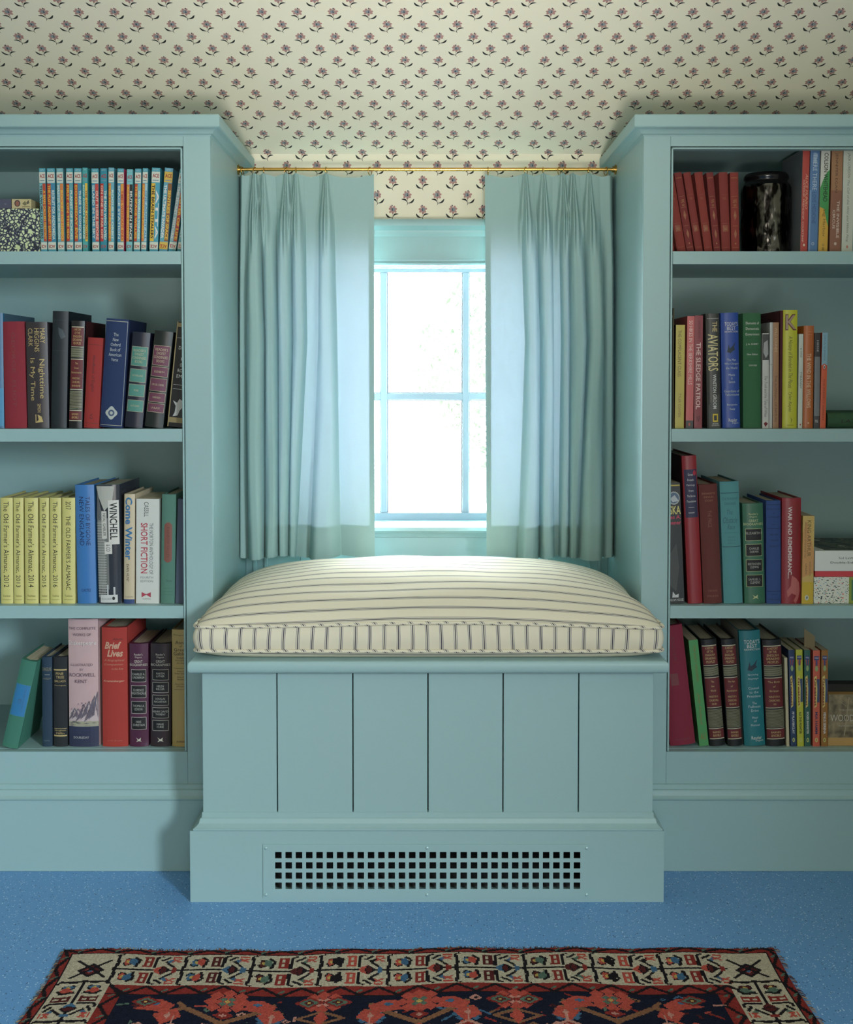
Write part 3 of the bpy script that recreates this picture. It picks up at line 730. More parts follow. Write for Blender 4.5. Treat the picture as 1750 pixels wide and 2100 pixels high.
def B(row, xa, xb, yt, xta, col, label, prints=(), cat='book', hard=True, dp=None, set_=None, cloth=True, group=None, left=None, right=None, wadj=0, seg=None, yb=None, gloss=None, nm='book'):
    col = dull(col); left = dull(left) if left else None
    x0, y0, sc, z0, sb = ROW[row]; Y = YF+(sb if set_ is None else set_)
    vb = {SHZ[0]: 514, SHZ[1]: 879, SHZ[2]: 1239, SHB: 1531}[z0]
    X0 = WX(x0+xa*sc, vb, Y); X1 = WX(x0+xb*sc, vb, Y); v1 = y0+yt*sc; Xt = WX(x0+xta*sc, v1, Y)
    dz = WZ(v1, Y)-z0; lean = math.atan2(Xt-X0, dz)
    wd = (X1-X0)*math.cos(lean)-0.0006+wadj; hh = dz/math.cos(lean)-(abs(math.sin(lean))*wd*(0.5) if abs(lean) > .05 else 0)
    d = dp if dp else min(0.24, hh*(0.70 if hard else 0.62))
    piv = X0+0.0003
    # pivot at the corner it leans on
    root = empty(nm, (piv, Y, z0+0.0002+(wd*math.sin(lean) if lean > 0 else 0)), (0, lean, 0))
    tag(root, label, cat, group)
    bulge = min(0.005, wd*0.13) if hard else 0.0004
    th = 0.0024 if hard else 0.0005
    def ys(u):
        q = max(0, min(8, u*8)); i = min(7, int(q)); f_ = lambda a: bulge*abs(2*a-1)**2.4
        return f_(i/8)*(1-(q-i))+f_((i+1)/8)*(q-i)
    cm = mat(('cloth_' if cloth else 'jacket_')+'%02x%02x%02x' % col, col, 0.8 if cloth else (gloss or 0.38), 0, 0.35 if cloth else 0.02, 1600 if cloth else 60, 0.10 if cloth else 0.03)
    mats = [cm]
    n = 8; outer = [(wd*i/n, ys(i/n)) for i in range(n+1)]
    poly = [(0, d)]+outer+[(wd, d), (wd-th, d), (wd-th, bulge+th*1.2), (th, bulge+th*1.2), (th, d)]
    if hard:      # hinge groove behind the spine edges
        gdp = 0.0012 if wd > 0.018 else 0.0006
        poly = [(0, d), (0, bulge+0.009), (gdp, bulge+0.0065), (0, bulge+0.004)]+outer+[(wd, bulge+0.004), (wd-gdp, bulge+0.0065), (wd, bulge+0.009), (wd, d), (wd-th, d), (wd-th, bulge+0.012), (wd/2, bulge+0.004), (th, bulge+0.012), (th, d)]
    k = len(poly); mb = MB(); vs = [(x, y, 0) for x, y in poly]+[(x, y, hh) for x, y in poly]
    fs = [(i, (i+1) % k, (i+1) % k+k, i+k) for i in range(k)]+[tuple(range(k)), tuple(range(2*k-1, k-1, -1))]
    mb.add(vs, fs)
    if left or right:
        for i in range(k):
            (xa_, ya_), (xb_, yb_) = poly[i], poly[(i+1) % k]
            if left and xa_ < th*.6 and xb_ < th*.6 and max(ya_, yb_) > d-1e-6: mb.m[i] = 1
            if right and xa_ > wd-th*.6 and xb_ > wd-th*.6 and max(ya_, yb_) > d-1e-6: mb.m[i] = 1
        mats.append(mat('board_%02x%02x%02x' % (left or right), left or right, 0.6))
    cov = mb.build('cover', mats, root, smooth=0.5, bevel=0)
    m_ = 0.0035 if hard else 0.0002
    if wd > 2*th+0.001: MB().box(th+0.0002, wd-th-0.0002, bulge+(0.0125 if hard else 0.001), d-0.003, m_, hh-m_).build('pages', PAGES, root)
    def surf(u, t, lift): return (u*wd, ys(u)-lift, t*hh)
    labs = [p for p in prints if p[0] == 'L']; rest = [p for p in prints if p[0] != 'L']
    for p in labs:
        bd = p[1]; u0, u1, t0, t1 = p[2:6]; mbx = MB(); e = 0.0007
        for vs, fs in prims(('R', None, u0-e/wd, u1+e/wd, t0-e/hh, t1+e/hh, bd, 0, 0, 0), surf, 0.00012): mbx.add(vs, fs, 0)
        for vs, fs in prims(p, surf, 0.00020): mbx.add(vs, fs, 1)
        link('spine_label', mbx.mesh('spine_label', False), [ink(bd), ink(p[6])], root)
    if rest: print_mesh('spine_print', rest, surf, root, 0.00032 if labs else 0.00020)
    return root
G = (206, 178, 110); W_ = (226, 226, 220); K = (24, 24, 26)
RW = lambda ls, u0, u1, t1, dt, h, c, **k: [H(s, u0+(1-wf)*(u1-u0)/2, u1-(1-wf)*(u1-u0)/2, t1-dt*i-h, t1-dt*i, c, **k) for i, (s, wf) in enumerate(ls)]

# ---- top left shelf: thin double-title paperbacks
TQ = (72, 172, 190)
def ACE(i, xa, xb, yt, xta, lc, lt, ltxt, rc, rt, rtxt, label, lab=(214, 222, 206), base=TQ, **k):
    pr = [R(0, 1, .83, .955, lab), H('ACE', .1, .9, .885, .93, (176, 44, 40), bold=.03), R(.15, .85, .848, .858, (120, 150, 170)), R(0, 1, .045, .13, lab), H('ACE', .1, .9, .062, .10, (176, 44, 40), bold=.03, flip=True),
          R(.0, .48, .14, .82, lc), R(.52, 1, .14, .82, rc), V(ltxt, .08, .42, .17, .80, lt, bold=.03), V(rtxt, .58, .94, .16, .74, rt, bold=.03), H('FIFTY', .2, .8, .965, .985, (200, 225, 230))]
    B('L1', xa, xb, yt, xta, base, label, pr, hard=False, cloth=False, group='thin turquoise paperbacks on the top left shelf', dp=0.11, **k)
RD = (204, 66, 40); OR = (228, 128, 58); YE = (236, 190, 50); CR = (206, 222, 208); BL = (56, 140, 178)
A_ = 'thin turquoise paperback '
ACE(1, 283, 327, 152, 268, (120, 190, 196), K, 'THE WORLD OTHERS', RD, YE, 'A MAN CALLED DESTINY', A_+'with a red strip, first beside the speckled box')
ACE(2, 333, 388, 152, 322, RD, YE, 'THE PLOT AGAINST EARTH', BL, CR, 'RECRUIT FOR ANDROMEDA', A_+'with red left strip, second from the speckled box')
ACE(3, 400, 446, 152, 388, (110, 180, 196), CR, 'MASTER OF THE MOON', OR, YE, 'ROCKET TO LIMBO', A_+'with salmon right strip, third from the speckled box', base=(110, 186, 196))
ACE(4, 460, 507, 152, 455, RD, YE, 'FIRST ON THE GO', (90, 170, 180), CR, 'PLANET OF ECHOES', A_+'titled in yellow on red, fourth from the speckled box')
ACE(5, 515, 567, 152, 510, RD, YE, 'DOOMSDAY EVE', BL, CR, 'THREE TO CONQUER', A_+'titled DOOMSDAY EVE')
ACE(6, 571, 608, 148, 567, (60, 170, 170), CR, 'BOW DOWN TO NONE', YE, (170, 50, 30), 'THE DARK DESTROYERS', A_+'with green edge and one yellow strip, sixth from speckled box', base=(56, 170, 172), lab=(70, 176, 176))
ACE(7, 637, 686, 154, 630, BL, CR, 'ISLAND IN THE SKY', (214, 62, 56), (240, 190, 170), 'OUT THERE BEFORE', A_+'with red right strip and pale lettering, seventh from speckled box')
ACE(8, 692, 739, 152, 692, (210, 50, 52), (240, 190, 160), 'ON ONE SO FAR OFF', (40, 150, 172), CR, 'THE MAN WHO LIVED', A_+'with red left strip and no white label box', lab=(34, 146, 170), base=(34, 146, 170))
ACE(9, 748, 787, 148, 748, OR, YE, 'THE HAPPY PLANET', (100, 180, 200), CR, 'ROGUE IN ORBIT', A_+'with olive edge, ninth from the speckled box', base=(100, 182, 200))
ACE(10, 810, 855, 154, 810, (70, 150, 196), CR, 'SPACE STATION', (232, 150, 44), (206, 60, 30), 'TIMES WITHOUT END', A_+'with orange right strip and a pink side', right=(206, 70, 110))
ACE(11, 870, 912, 160, 875, OR, YE, 'ACROSS TIME MUTINY', K, W_, 'MUTINY IN SPACE', A_+'with black and white right strip, pale ends', lab=(120, 200, 206), base=(110, 196, 202))
ACE(12, 922, 966, 156, 932, RD, YE, 'THE SPACE WILLIES', (110, 190, 200), CR, 'SIX WORLDS YONDER', A_+'with red and yellow left strip, just right of the black striped one')
ACE(13, 973, 1010, 152, 985, OR, YE, 'STAR WARDS PLANET', (160, 200, 214), BL, 'ONE AGAINST ALL', A_+'with purple shaded edge, left of THE BRAIN STEALERS')
ACE(14, 1030, 1089, 150, 1048, YE, K, 'THE BRAIN STEALERS', (60, 164, 190), W_, 'ATTA', 'wider turquoise paperback titled THE BRAIN STEALERS and ATTA')
ACE(15, 1096, 1155, 150, 1138, (90, 170, 190), W_, 'THE ULTIMATE INVADER', (150, 90, 40), YE, 'SENTRIES OF SPACE', 'leaning paperback with mustard ends titled SENTRIES in yellow', lab=(226, 186, 70), base=(90, 170, 196))
ACE(16, 1160, 1212, 162, 1242, (150, 190, 200), W_, 'THE SECRET VISITORS', RD, YE, 'MASTER OF LIFE', 'strongly leaning thin paperback, second from the shelf end')
ACE(17, 1220, 1262, 170, 1304, (120, 180, 190), W_, 'THE ALIENS CRY', (70, 150, 170), CR, 'RE-BIRTH', 'leaning thin paperback at the right end of the top left shelf, half hidden')

# ---- second left shelf
B('L2', -90, 34, 185, -105, (30, 110, 160), 'bright blue book cut off at the left edge, second shelf', [R(.7, .98, .02, .35, (60, 150, 200))], cloth=False, right=(64, 92, 110), dp=0.2)
B('L2', 38, 236, 262, 14, (158, 36, 52), 'thick plain red cloth hardback at the left of the second shelf', [V('GEORGE', .42, .58, .52, .9, (140, 60, 60)), V('ELIOT', .42, .58, .2, .45, (140, 60, 60))])
B('L2', 243, 438, 265, 222, (56, 48, 54), 'charcoal hardback titled Nighttime Is My Time in gold', [V('MARY', .68, .9, .80, .94, G), V('HIGGINS', .42, .64, .72, .94, G), V('CLARK', .12, .34, .77, .94, G), V('Nighttime', .56, .86, .28, .65, G), V('Is My Time', .14, .42, .26, .66, G), V('SIMON', .5, .66, .15, .23, G), PG([(.4, .05), (.75, .06), (.68, .11), (.5, .13), (.55, .08)], G), R(.4, .44, .05, .13, G)], cloth=False)
B('L2', 450, 594, 168, 467, (22, 34, 44), 'tall blue-black hardback, tallest on the second left shelf', [R(.05, .95, .66, .664, (48, 62, 72)), R(.05, .95, .92, .924, (48, 62, 72)), PG([(.4, .86), (.7, .84), (.85, .78), (.6, .76), (.45, .8)], (70, 84, 92))], cloth=False, gloss=.5)
def HIST(title, stars):
    gl = (216, 206, 176); MR = (112, 28, 34)
    p = [R(.04, .96, .765, .935, MR), R(.04, .96, .938, .946, gl), R(.04, .96, .754, .76, gl)]
    p += RW([('A HISTORY', .7), ('OF THE', .5), ('ENGLISH', .75), ('SPEAKING', .85), ('PEOPLES', .7)], .1, .9, .93, .032, .022, G)
    for i in range(9): p.append(R(.04, .96, .662+.0095*i, .6665+.0095*i, (168, 166, 130)))
    p += [R(.04, .96, .64, .646, gl), R(.04, .96, .368, .638, MR), R(.04, .96, .358, .364, gl)]
    n = len(title)
    for i, s in enumerate(title): p.append(H(s, .5-.034*len(s), .5+.034*len(s), .595-.042*i, .613-.042*i, G))
    p += [H('WINSTON S.', .2, .8, .455, .474, G), H('CHURCHILL', .2, .8, .42, .44, G), H('*'*stars, .5-.08*stars, .5+.08*stars, .385, .405, G)]
    for i in range(16): p.append(R(.04, .96, .178+.0108*i, .1825+.0108*i, (168, 166, 130)))
    p += [R(.04, .96, .162, .168, gl), R(.04, .96, .078, .158, MR), R(.04, .96, .066, .074, gl), H('BARNES', .25, .75, .122, .14, G), H('&NOBLE', .25, .75, .09, .112, G)]
    return p
hg = 'black and maroon history volumes with gold bands'
B('L2', 612, 734, 256, 636, (20, 20, 24), 'black and maroon gold-banded history volume marked with four stars', HIST(['The', 'Great', 'Democracies'], 4), cloth=False, group=hg, right=(52, 14, 18), dp=.16)
B('L2', 746, 884, 405, 785, (176, 46, 42), 'short orange-red cloth hardback on the second left shelf', [R(.05, .95, .92, .924, (110, 36, 36)), R(.05, .95, .05, .054, (110, 36, 36)), V('Handbook of English', .35, .6, .4, .8, (96, 34, 40)), V('V3', .4, .58, .1, .16, (96, 34, 40))], dp=.13)
B('L2', 890, 1094, 236, 950, (30, 54, 104), 'tall leaning navy hardback of American verse with white title', [R(.02, .98, .975, .98, (190, 190, 170)), R(.02, .98, .02, .024, (190, 190, 170)), R(.955, .975, .02, .98, (160, 168, 170))]+RW([('The', .3), ('New', .35), ('Oxford', .6), ('Book of', .62), ('American', .78), ('Verse', .42)], .14, .86, .87, .046, .03, (196, 206, 206))+[PG([(.5+.24*math.cos(a)*(1+.12*math.cos(4*a)), .135+.055*math.sin(a)*(1+.12*math.cos(4*a))) for a in [2*math.pi*i/28 for i in range(28)]], (190, 196, 190)), E(.36, .64, .105, .165, (70, 92, 130)), E(.43, .57, .12, .15, (190, 196, 190))], right=(22, 34, 64))
def RDC(lc, base, ts):
    gl = (200, 190, 150); p = []
    rows_ = [(.65, .845), (.48, .61), (.33, .45), (.17, .285)] if len(ts) == 4 else [(.645, .845), (.53, .625), (.38, .505), (.265, .355), (.16, .245)]
    for (a, c) in rows_: p.append(L(.07, .93, a, c, lc, gl))
    a, c = rows_[0]; h = (c-a)
    for i, s in enumerate(["READER'S", 'DIGEST', 'CONDENSED', 'BOOKS']): p.append(H(s, .5-.042*len(s), .5+.042*len(s), c-h*(.26+.2*i), c-h*(.12+.2*i), gl))
    for s, (a, c) in list(zip(ts, rows_))[1:]: p.append(H(s, .5-.03*len(s), .5+.03*len(s), (a+c)/2-.01, (a+c)/2+.01, gl))
    return p
B('L2', 1113, 1276, 356, 1187, (22, 28, 54), 'leaning navy hardback with four green title panels', RDC((78, 150, 136), 0, ['', 'SUTHERLAND', 'RYAN', 'HUTCHINS']), cloth=False)
B('L2', 1292, 1462, 346, 1386, (24, 34, 32), 'leaning dark green hardback with five plum title panels', RDC((120, 58, 84), 0, ['', 'ELIZABETH', 'CROSS CREEK', 'PARRISH', 'LA BLACK']), cloth=False)
B('L2', 1500, 1700, 270, 1592, (16, 16, 18), 'black and tan paperback on the fall of Rome, by the shelf end', [R(0, .045, 0, 1, (170, 150, 100)), R(.05, 1, .95, .99, (150, 132, 84)), R(.05, 1, .04, .09, (150, 132, 84)), R(.06, .96, .845, .85, (150, 150, 150)), H('EDWARD', .3, .75, .9, .93, W_), H('GIBBON', .3, .75, .86, .89, W_)]+RW([('DECLINE', .8), ('AND', .4), ('FALL', .45), ('OF THE', .5), ('ROMAN', .7), ('EMPIRE', .75)], .1, .95, .77, .054, .032, W_)+[R(.1, .5, .40, .403, W_), R(.1, .5, .36, .363, W_), PG([(.15, .25), (.3, .2), (.28, .14), (.2, .10), (.42, .11), (.5, .16), (.62, .19), (.6, .25), (.44, .27), (.35, .23)], (190, 190, 186))], hard=False, cloth=False, dp=.13)

# ---- third left shelf
YA = (222, 214, 122)
def ALM(xa, xb, xta, yr, label):
    if yr == '2017': pr = [V('2017', .3, .7, .89, .965, K), V("THE OLD FARMER'S ALMANAC", .32, .68, .13, .83, K)]
    else: pr = [V("The Old Farmer's Almanac, "+yr, .22, .72, .155, .965, K)]
    pr += [H('Yankee', .2, .8, .065, .085, (110, 106, 50)), R(.15, .85, .035, .038, (90, 88, 50))]
    B('L3', xa, xb, 268, xta, YA, label, pr, cloth=False, group='yellow annual almanacs', dp=.15)
ya = 'yellow hardback almanac with the year %s at the foot of its spine'
ALM(3, 116, -3, '2012', ya % 2012); ALM(121, 212, 115, '2013', ya % 2013); ALM(221, 342, 215, '2014', ya % 2014)
ALM(355, 441, 350, '2015', ya % 2015); ALM(447, 549, 443, '2016', ya % 2016); ALM(555, 673, 552, '2017', ya % 2017)
B('L3', 690, 862, 152, 666, (56, 128, 204), 'bright blue hardback titled TALES OF BYGONE NEW ENGLAND', [V('TALES OF BYGONE', .56, .78, .49, .9, (20, 40, 90)), V('NEW ENGLAND', .22, .46, .49, .9, (20, 40, 90)), H('CASTLE', .25, .75, .1, .125, (20, 40, 90))], cloth=False)
B('L3', 882, 1090, 152, 858, (58, 62, 72), 'photo-covered biography in clear sleeve with black-on-white title labels', [R(0, .5, .12, .72, (120, 124, 120))]+[R(.04*i, .04*i+.012, .05, .7, (190, 192, 186)) for i in range(1, 9)]+[R(0, .4, .06+.022*i, .066+.022*i, (190, 192, 186)) for i in range(29)]+[PG([(0, .99), (.8, .99), (.7, .85), (.35, .78), (.1, .9)], (190, 190, 180)), PG([(.05, .95), (.2, .8), (.3, .7), (.0, .72)], (110, 112, 112)), R(.52, .97, .5, .87, (222, 220, 210)), V('WINCHELL', .58, .9, .54, .85, K, bold=.02), R(.22, .45, .55, .78, (216, 214, 204)), V('NEAL GABLER', .28, .4, .57, .76, (60, 60, 60)), R(.33, .66, .42, .52, (222, 220, 210)), V('& CO', .4, .58, .44, .5, K), R(.1, .85, .01, .075, (214, 216, 214)), H('DELMAR LIBRARY', .15, .6, .035, .045, (80, 80, 100)), E(.62, .74, .03, .06, K), R(.4, .47, .075, .16, (200, 204, 204)), R(.68, .76, .075, .14, (200, 204, 204))], cloth=False, gloss=.15)
B('L3', 1108, 1206, 234, 1112, (214, 196, 160), 'cream hardback titled Come Winter in blue', [V('Come Winter', .12, .78, .4, .97, (36, 120, 180), bold=.03), V('EVAN HUNT', .25, .5, .2, .36, (60, 40, 30)), R(0, 1, 0, .04, (40, 70, 130)), H('Doubleday', .1, .9, .055, .068, (120, 100, 80))], cloth=False)
B('L3', 1219, 1427, 278, 1222, (222, 224, 216), 'white paperback titled SHORT FICTION in red', [V('CASSILL', .34, .54, .83, .97, (70, 80, 80)), V('THE NORTON ANTHOLOGY OF', .58, .74, .28, .77, (90, 100, 100)), V('SHORT FICTION', .2, .5, .29, .77, (200, 40, 66), bold=.01), H('FOURTH', .2, .74, .24, .26, (120, 130, 130)), H('EDITION', .2, .74, .205, .225, (120, 130, 130)), PG([(.25, .11), (.45, .09), (.65, .11), (.65, .06), (.45, .085), (.25, .06)], (190, 60, 80)), H('NORTON', .3, .65, .04, .05, (110, 110, 110))], hard=False, cloth=False, dp=.15)
B('L3', 1437, 1565, 238, 1450, (86, 136, 118), 'worn sage green hardback with a rust oval on the spine', [PG([(.5+.28*(1 if abs(math.cos(a)) > .5 else abs(math.cos(a))*2)*(1 if math.cos(a) > 0 else -1)*1, .56+.185*math.sin(a)) for a in [2*math.pi*i/24 for i in range(24)]], (140, 82, 68)), V('RAINBOW VALLEY', .4, .6, .42, .7, (110, 60, 52)), H('Davis', .4, .8, .2, .22, (50, 90, 76)), R(.2, .9, .14, .142, (60, 100, 84)), R(.2, .9, .11, .112, (60, 100, 84)), R(.2, .9, .08, .082, (60, 100, 84))])
B('L3', 1568, 1712, 284, 1592, (86, 98, 122), 'slate blue plain hardback at the right end of the third left shelf', [], dp=.17)

# ---- bottom left shelf
B('L4', 12, 160, 460, 192, (58, 130, 108), 'green cloth hardback leaning right, with a blue spine label', [L(.06, .94, .37, .72, (38, 128, 190), (60, 140, 180)), V('THE GREAT MASTER OF', .65, .78, .42, .68, (60, 110, 150)), V('E', .4, .6, .5, .56, (60, 110, 150))], set_=0.012, dp=.14)
B('L4', 376, 468, 428, 372, (34, 64, 88), 'slim worn navy hardback with faded gold lettering, bottom left shelf', [H('EVANGELINE', .05, .95, .845, .885, (150, 140, 100)), R(.3, .8, .8, .806, (170, 170, 160)), H('LONGFELLOW', .1, .9, .75, .77, (150, 140, 100)), H('CROWELL', .2, .8, .06, .075, (110, 130, 140))], dp=.13)
B('L4', 478, 604, 428, 473, (34, 38, 44), 'black hardback with PINE TREE in gold between gold bars', [R(.03, .97, .85, .865, G), H('PINE', .2, .75, .80, .83, G), H('TREE', .2, .8, .76, .79, G), H('BALLADS', .1, .9, .72, .745, G), H('Harrington', .1, .9, .675, .69, G), R(.05, .95, .2, .204, G), H('Houghton', .1, .9, .17, .19, G), H('Mifflin', .2, .8, .14, .16, G), R(.03, .97, .115, .13, G)], dp=.13)
pk = (214, 176, 176)
mts = []
rr_ = random.Random(3)
for i in range(26):
    a = rr_.uniform(.02, .9); t_ = rr_.uniform(.2, .3)+.1*a*rr_.random(); mts.append(PG([(a, t_), (a+.05, t_+.022), (a+.1, t_-.004), (a+.055, t_+.014)], rr_.choice([(96, 92, 110), (150, 120, 140), (120, 110, 120)])))
for i in range(22):
    a = rr_.uniform(.0, .8); t_ = rr_.uniform(.16, .2); mts.append(PG([(a, t_), (a+.1, t_+.004), (a+.2, t_), (a+.1, t_-.002)], rr_.choice([(110, 108, 90), (180, 176, 140), (90, 90, 100)])))
for (bx_, by_, hx_, hy_) in [(.0, .21, .22, .305), (.12, .22, .34, .30), (.25, .2, .55, .335), (.42, .22, .72, .36), (.55, .2, .9, .40), (.7, .22, 1.0, .43)]:
    for k_ in range(4):
        a = bx_+.05*k_; mts.append(PG([(a, by_+.01*k_), (hx_-.02*k_-.015, hy_-.022*k_), (hx_-.02*k_+.005, hy_-.022*k_), (a+.02, by_+.01*k_)], (106, 98, 116)))
    mts.append(PG([(hx_-.02, hy_), (hx_, hy_+.003), (min(1, hx_+.14), by_+.03), (min(.99, hx_+.12), by_+.03)], (120, 104, 122)))
B('L4', 616, 885, 88, 604, pk, 'thick pink jacketed volume of complete works with navy foot', [R(0, 1, 0, .158, (44, 52, 84)), PG([(0, .158), (1, .158), (1, .36), (.9, .42), (.8, .36), (.6, .33), (.45, .27), (.2, .31), (0, .26)], (208, 186, 186)), R(0, 1, .158, .2, (176, 172, 146))]+mts+[H('THE COMPLETE', .04, .94, .92, .94, (120, 90, 100)), H('WORKS OF', .18, .8, .87, .892, (120, 90, 100)), H('Shakespeare', .02, .95, .79, .835, (240, 232, 226)), H('ILLUSTRATED', .1, .84, .635, .655, (130, 100, 110)), H('BY', .42, .54, .6, .617, (130, 100, 110)), H('ROCKWELL', .05, .92, .553, .58, (110, 84, 100)), H('KENT', .24, .66, .503, .53, (110, 84, 100)), H('DOUBLEDAY', .18, .7, .068, .085, (200, 200, 200))], cloth=False, gloss=.3, dp=.19)
B('L4', 917, 1146, 163, 906, (190, 54, 44), 'thick red cloth hardback titled Brief Lives in script', [H('Atlantic', .45, .85, .895, .912, K, shear=.3), H('Brief', .12, .78, .82, .88, (216, 170, 140), bold=.03, shear=.3), H('Lives', .22, .85, .755, .815, (216, 170, 140), bold=.03, shear=.3), H('A Biographical', .1, .9, .712, .735, (204, 140, 110), shear=.3), H('Companion', .1, .85, .678, .7, (204, 140, 110), shear=.3), H('to the Arts', .4, .85, .645, .665, (204, 140, 110), shear=.3), H('Kronenberger', .06, .9, .54, .56, (216, 160, 130), bold=.02, shear=.3), H('Little Brown', .2, .8, .045, .058, (200, 110, 90), shear=.3)], dp=.17)
def BIO(ts, gold=(214, 208, 190)):
    p = [H("Reader's", .28, .72, .885, .905, gold), H('Digest', .32, .68, .855, .875, gold), H('GREAT', .28, .72, .815, .84, gold), H('BIOGRAPHIES', .03, .97, .782, .806, gold)]
    n = len(ts); top, bot = .745, .13; st = (top-bot)/n; hh_ = st*(.74 if n == 4 else .78)
    for i, (a, c) in enumerate(ts):
        t1 = top-st*i; p.append(L(.12, .88, t1-hh_, t1, (18, 16, 18), gold)); p.append(H(a, .5-.034*len(a), .5+.034*len(a), t1-hh_*.46, t1-hh_*.26, (190, 190, 180)))
        if c: p.append(H(c, .5-.034*len(c), .5+.034*len(c), t1-hh_*.74, t1-hh_*.54, (190, 190, 180)))
    p += [PG([(.36, .09), (.5, .07), (.62, .09), (.6, .06), (.66, .05), (.5, .055), (.36, .045), (.45, .065)], gold)]
    return p
B('L4', 1160, 1331, 308, 1155, (88, 34, 66), 'purple hardback with four black name panels, bottom left shelf', BIO([('CHARLES A.', 'LINDBERGH'), ('FLORENCE', 'NIGHTINGALE'), ('THOMAS A.', 'EDISON'), ('HANS', 'CHRISTIAN')]), cloth=False, dp=.15)
B('L4', 1346, 1532, 308, 1345, (52, 36, 42), 'dark brown hardback with five black name panels', BIO([('MARTIN', 'LUTHER'), ('HELEN', 'KELLER'), ('DOUGLAS', 'MACARTHUR'), ('HENRY DAVID', 'THOREAU'), ('MARIE', 'CURIE')]), cloth=False, dp=.15)
B('L4', 1541, 1712, 182, 1537, (190, 160, 90), 'tan hardback at the right end of the bottom left shelf', [H('Montgomery', .1, .85, .945, .96, K), H('Anne', .2, .75, .875, .905, K), H('of', .42, .56, .85, .868, K), H('Green', .12, .82, .815, .842, K), H('Gables', .1, .84, .78, .81, K), H('THREE', .25, .7, .75, .765, K), H('VOLUMES', .2, .75, .73, .742, K), H('IN ONE', .28, .68, .708, .72, K), R(.1, .9, .67, .672, K), H('Anne of', .3, .65, .64, .652, K), H('Green Gables', .15, .8, .62, .632, K), H('Anne of', .3, .65, .59, .602, K), H('Avonlea', .3, .65, .57, .582, K), H("Anne's House", .18, .8, .53, .542, K), H('of Dreams', .25, .7, .51, .522, K), R(.1, .9, .49, .492, K), H('AVENEL', .25, .72, .035, .05, K)], cloth=False, dp=.15)

# ---- top right shelf: the red set
rg = 'small red cloth volumes on the top right shelf'
RB = (142, 48, 42); gr_ = (176, 122, 66)
orn = [R(.12, .88, .93, .935, gr_), R(.12, .88, .70, .703, gr_), H('LIFE', .3, .75, .62, .66, gr_), H('AND', .35, .7, .575, .605, gr_), R(.2, .85, .56, .563, gr_), PG([(.5, .53), (.7, .46), (.5, .40), (.3, .46)], (160, 88, 56)), E(.44, .56, .455, .475, gr_), R(.2, .85, .33, .333, gr_), PG([(.5, .29), (.68, .23), (.5, .17), (.32, .23)], (166, 96, 60)), E(.42, .58, .1, .12, gr_), R(.12, .88, .06, .063, gr_)]
orn2 = [R(.15, .85, .72, .722, (160, 90, 54)), H('VOL', .3, .7, .66, .69, (160, 90, 54)), R(.15, .85, .36, .363, (160, 90, 54)), R(.2, .8, .26, .34, (150, 76, 48)), H('XII', .35, .65, .28, .31, (176, 120, 70)), R(.15, .85, .06, .063, (160, 90, 54))]
for i, (a, c, t_, yt, pr, lb) in enumerate([(-34, 166, -330, 165, orn2, 'small red volume half hidden at the left end, only its foot showing'), (215, 424, -80, 160, orn2, 'second small red volume, leaning left against the shelf end'), (430, 604, 140, 152, orn, 'small red volume with the brightest gilt ornaments, third in its row'),
                                            (628, 800, 345, 150, orn2, 'small leaning red volume with a dark stain near its top'), (830, 1018, 595, 145, orn2, 'small leaning red volume with its gilt label low on the spine'), (1035, 1196, 862, 150, orn, 'small red volume leaning over the dark gap, fourth from the jar side'),
                                            (1215, 1420, 1143, 152, orn2, 'nearly upright small red volume, next to last before the dark jar'), (1430, 1622, 1396, 152, orn, 'upright small red volume beside the dark glass jar')]):
    B('RZ', a, c, yt, t_, (RB, (148, 52, 42), (132, 44, 42))[i % 3], lb.replace('fourth from', 'third from'), pr, group=rg, dp=.12)
B('R1', 1275, 1340, 112, 1300, (196, 66, 56), 'slim red paperback with grey siding cover beside the dark jar', [V('ALICE MUNRO', .5, .85, .42, .76, (240, 180, 150), shear=.3), V('HATESHIP, FRIENDSHIP, COURTSHIP', .12, .4, .1, .7, (232, 190, 170)), E(.35, .65, .06, .085, (230, 210, 190))], hard=False, cloth=False, left=(112, 118, 124), dp=.14)
B('R1', 1345, 1430, 110, 1370, (84, 130, 184), 'medium blue paperback lettered in pale capitals, top right shelf', [R(.3, .7, .86, .96, (150, 180, 210)), V('THERE THERE', .3, .75, .6, .95, (190, 210, 226)), V('LOVE MEDICINE', .3, .7, .28, .58, (60, 90, 140)), R(0, .18, 0, .6, (120, 160, 204)), H('O', .35, .65, .07, .1, (200, 215, 230))], hard=False, cloth=False, dp=.14)
B('R1', 1437, 1521, 110, 1466, (214, 216, 204), 'paperback with a white, green and yellow spine and black capitals', [PG([(0, .0), (1, .0), (1, .25), (.75, .32), (.5, .42), (0, .44)], (222, 170, 50)), PG([(0, .44), (.5, .42), (.75, .32), (1, .25), (1, .8), (.6, .76), (.3, .7), (0, .62)], (60, 160, 80)), V('COLSON WHITEHEAD', .35, .8, .49, .96, K, bold=.01), V('Sag Harbor', .3, .7, .15, .42, (120, 90, 30)), H('II', .4, .62, .02, .05, (60, 50, 20)), E(.38, .62, .06, .085, (190, 150, 60))], hard=False, cloth=False, dp=.14)
B('R1', 1538, 1640, 112, 1560, (150, 96, 70), 'brown paperback titled THE INVISIBLE CIRCUS', [R(0, 1, .6, 1, (172, 122, 80)), V('JENNIFER EGAN', .3, .58, .58, .96, (90, 60, 50)), V('THE INVISIBLE', .55, .8, .14, .5, (226, 206, 190), bold=.01), V('CIRCUS', .2, .42, .23, .41, (226, 206, 190), bold=.01), E(.38, .62, .07, .1, (214, 190, 170))], hard=False, cloth=False, dp=.14)
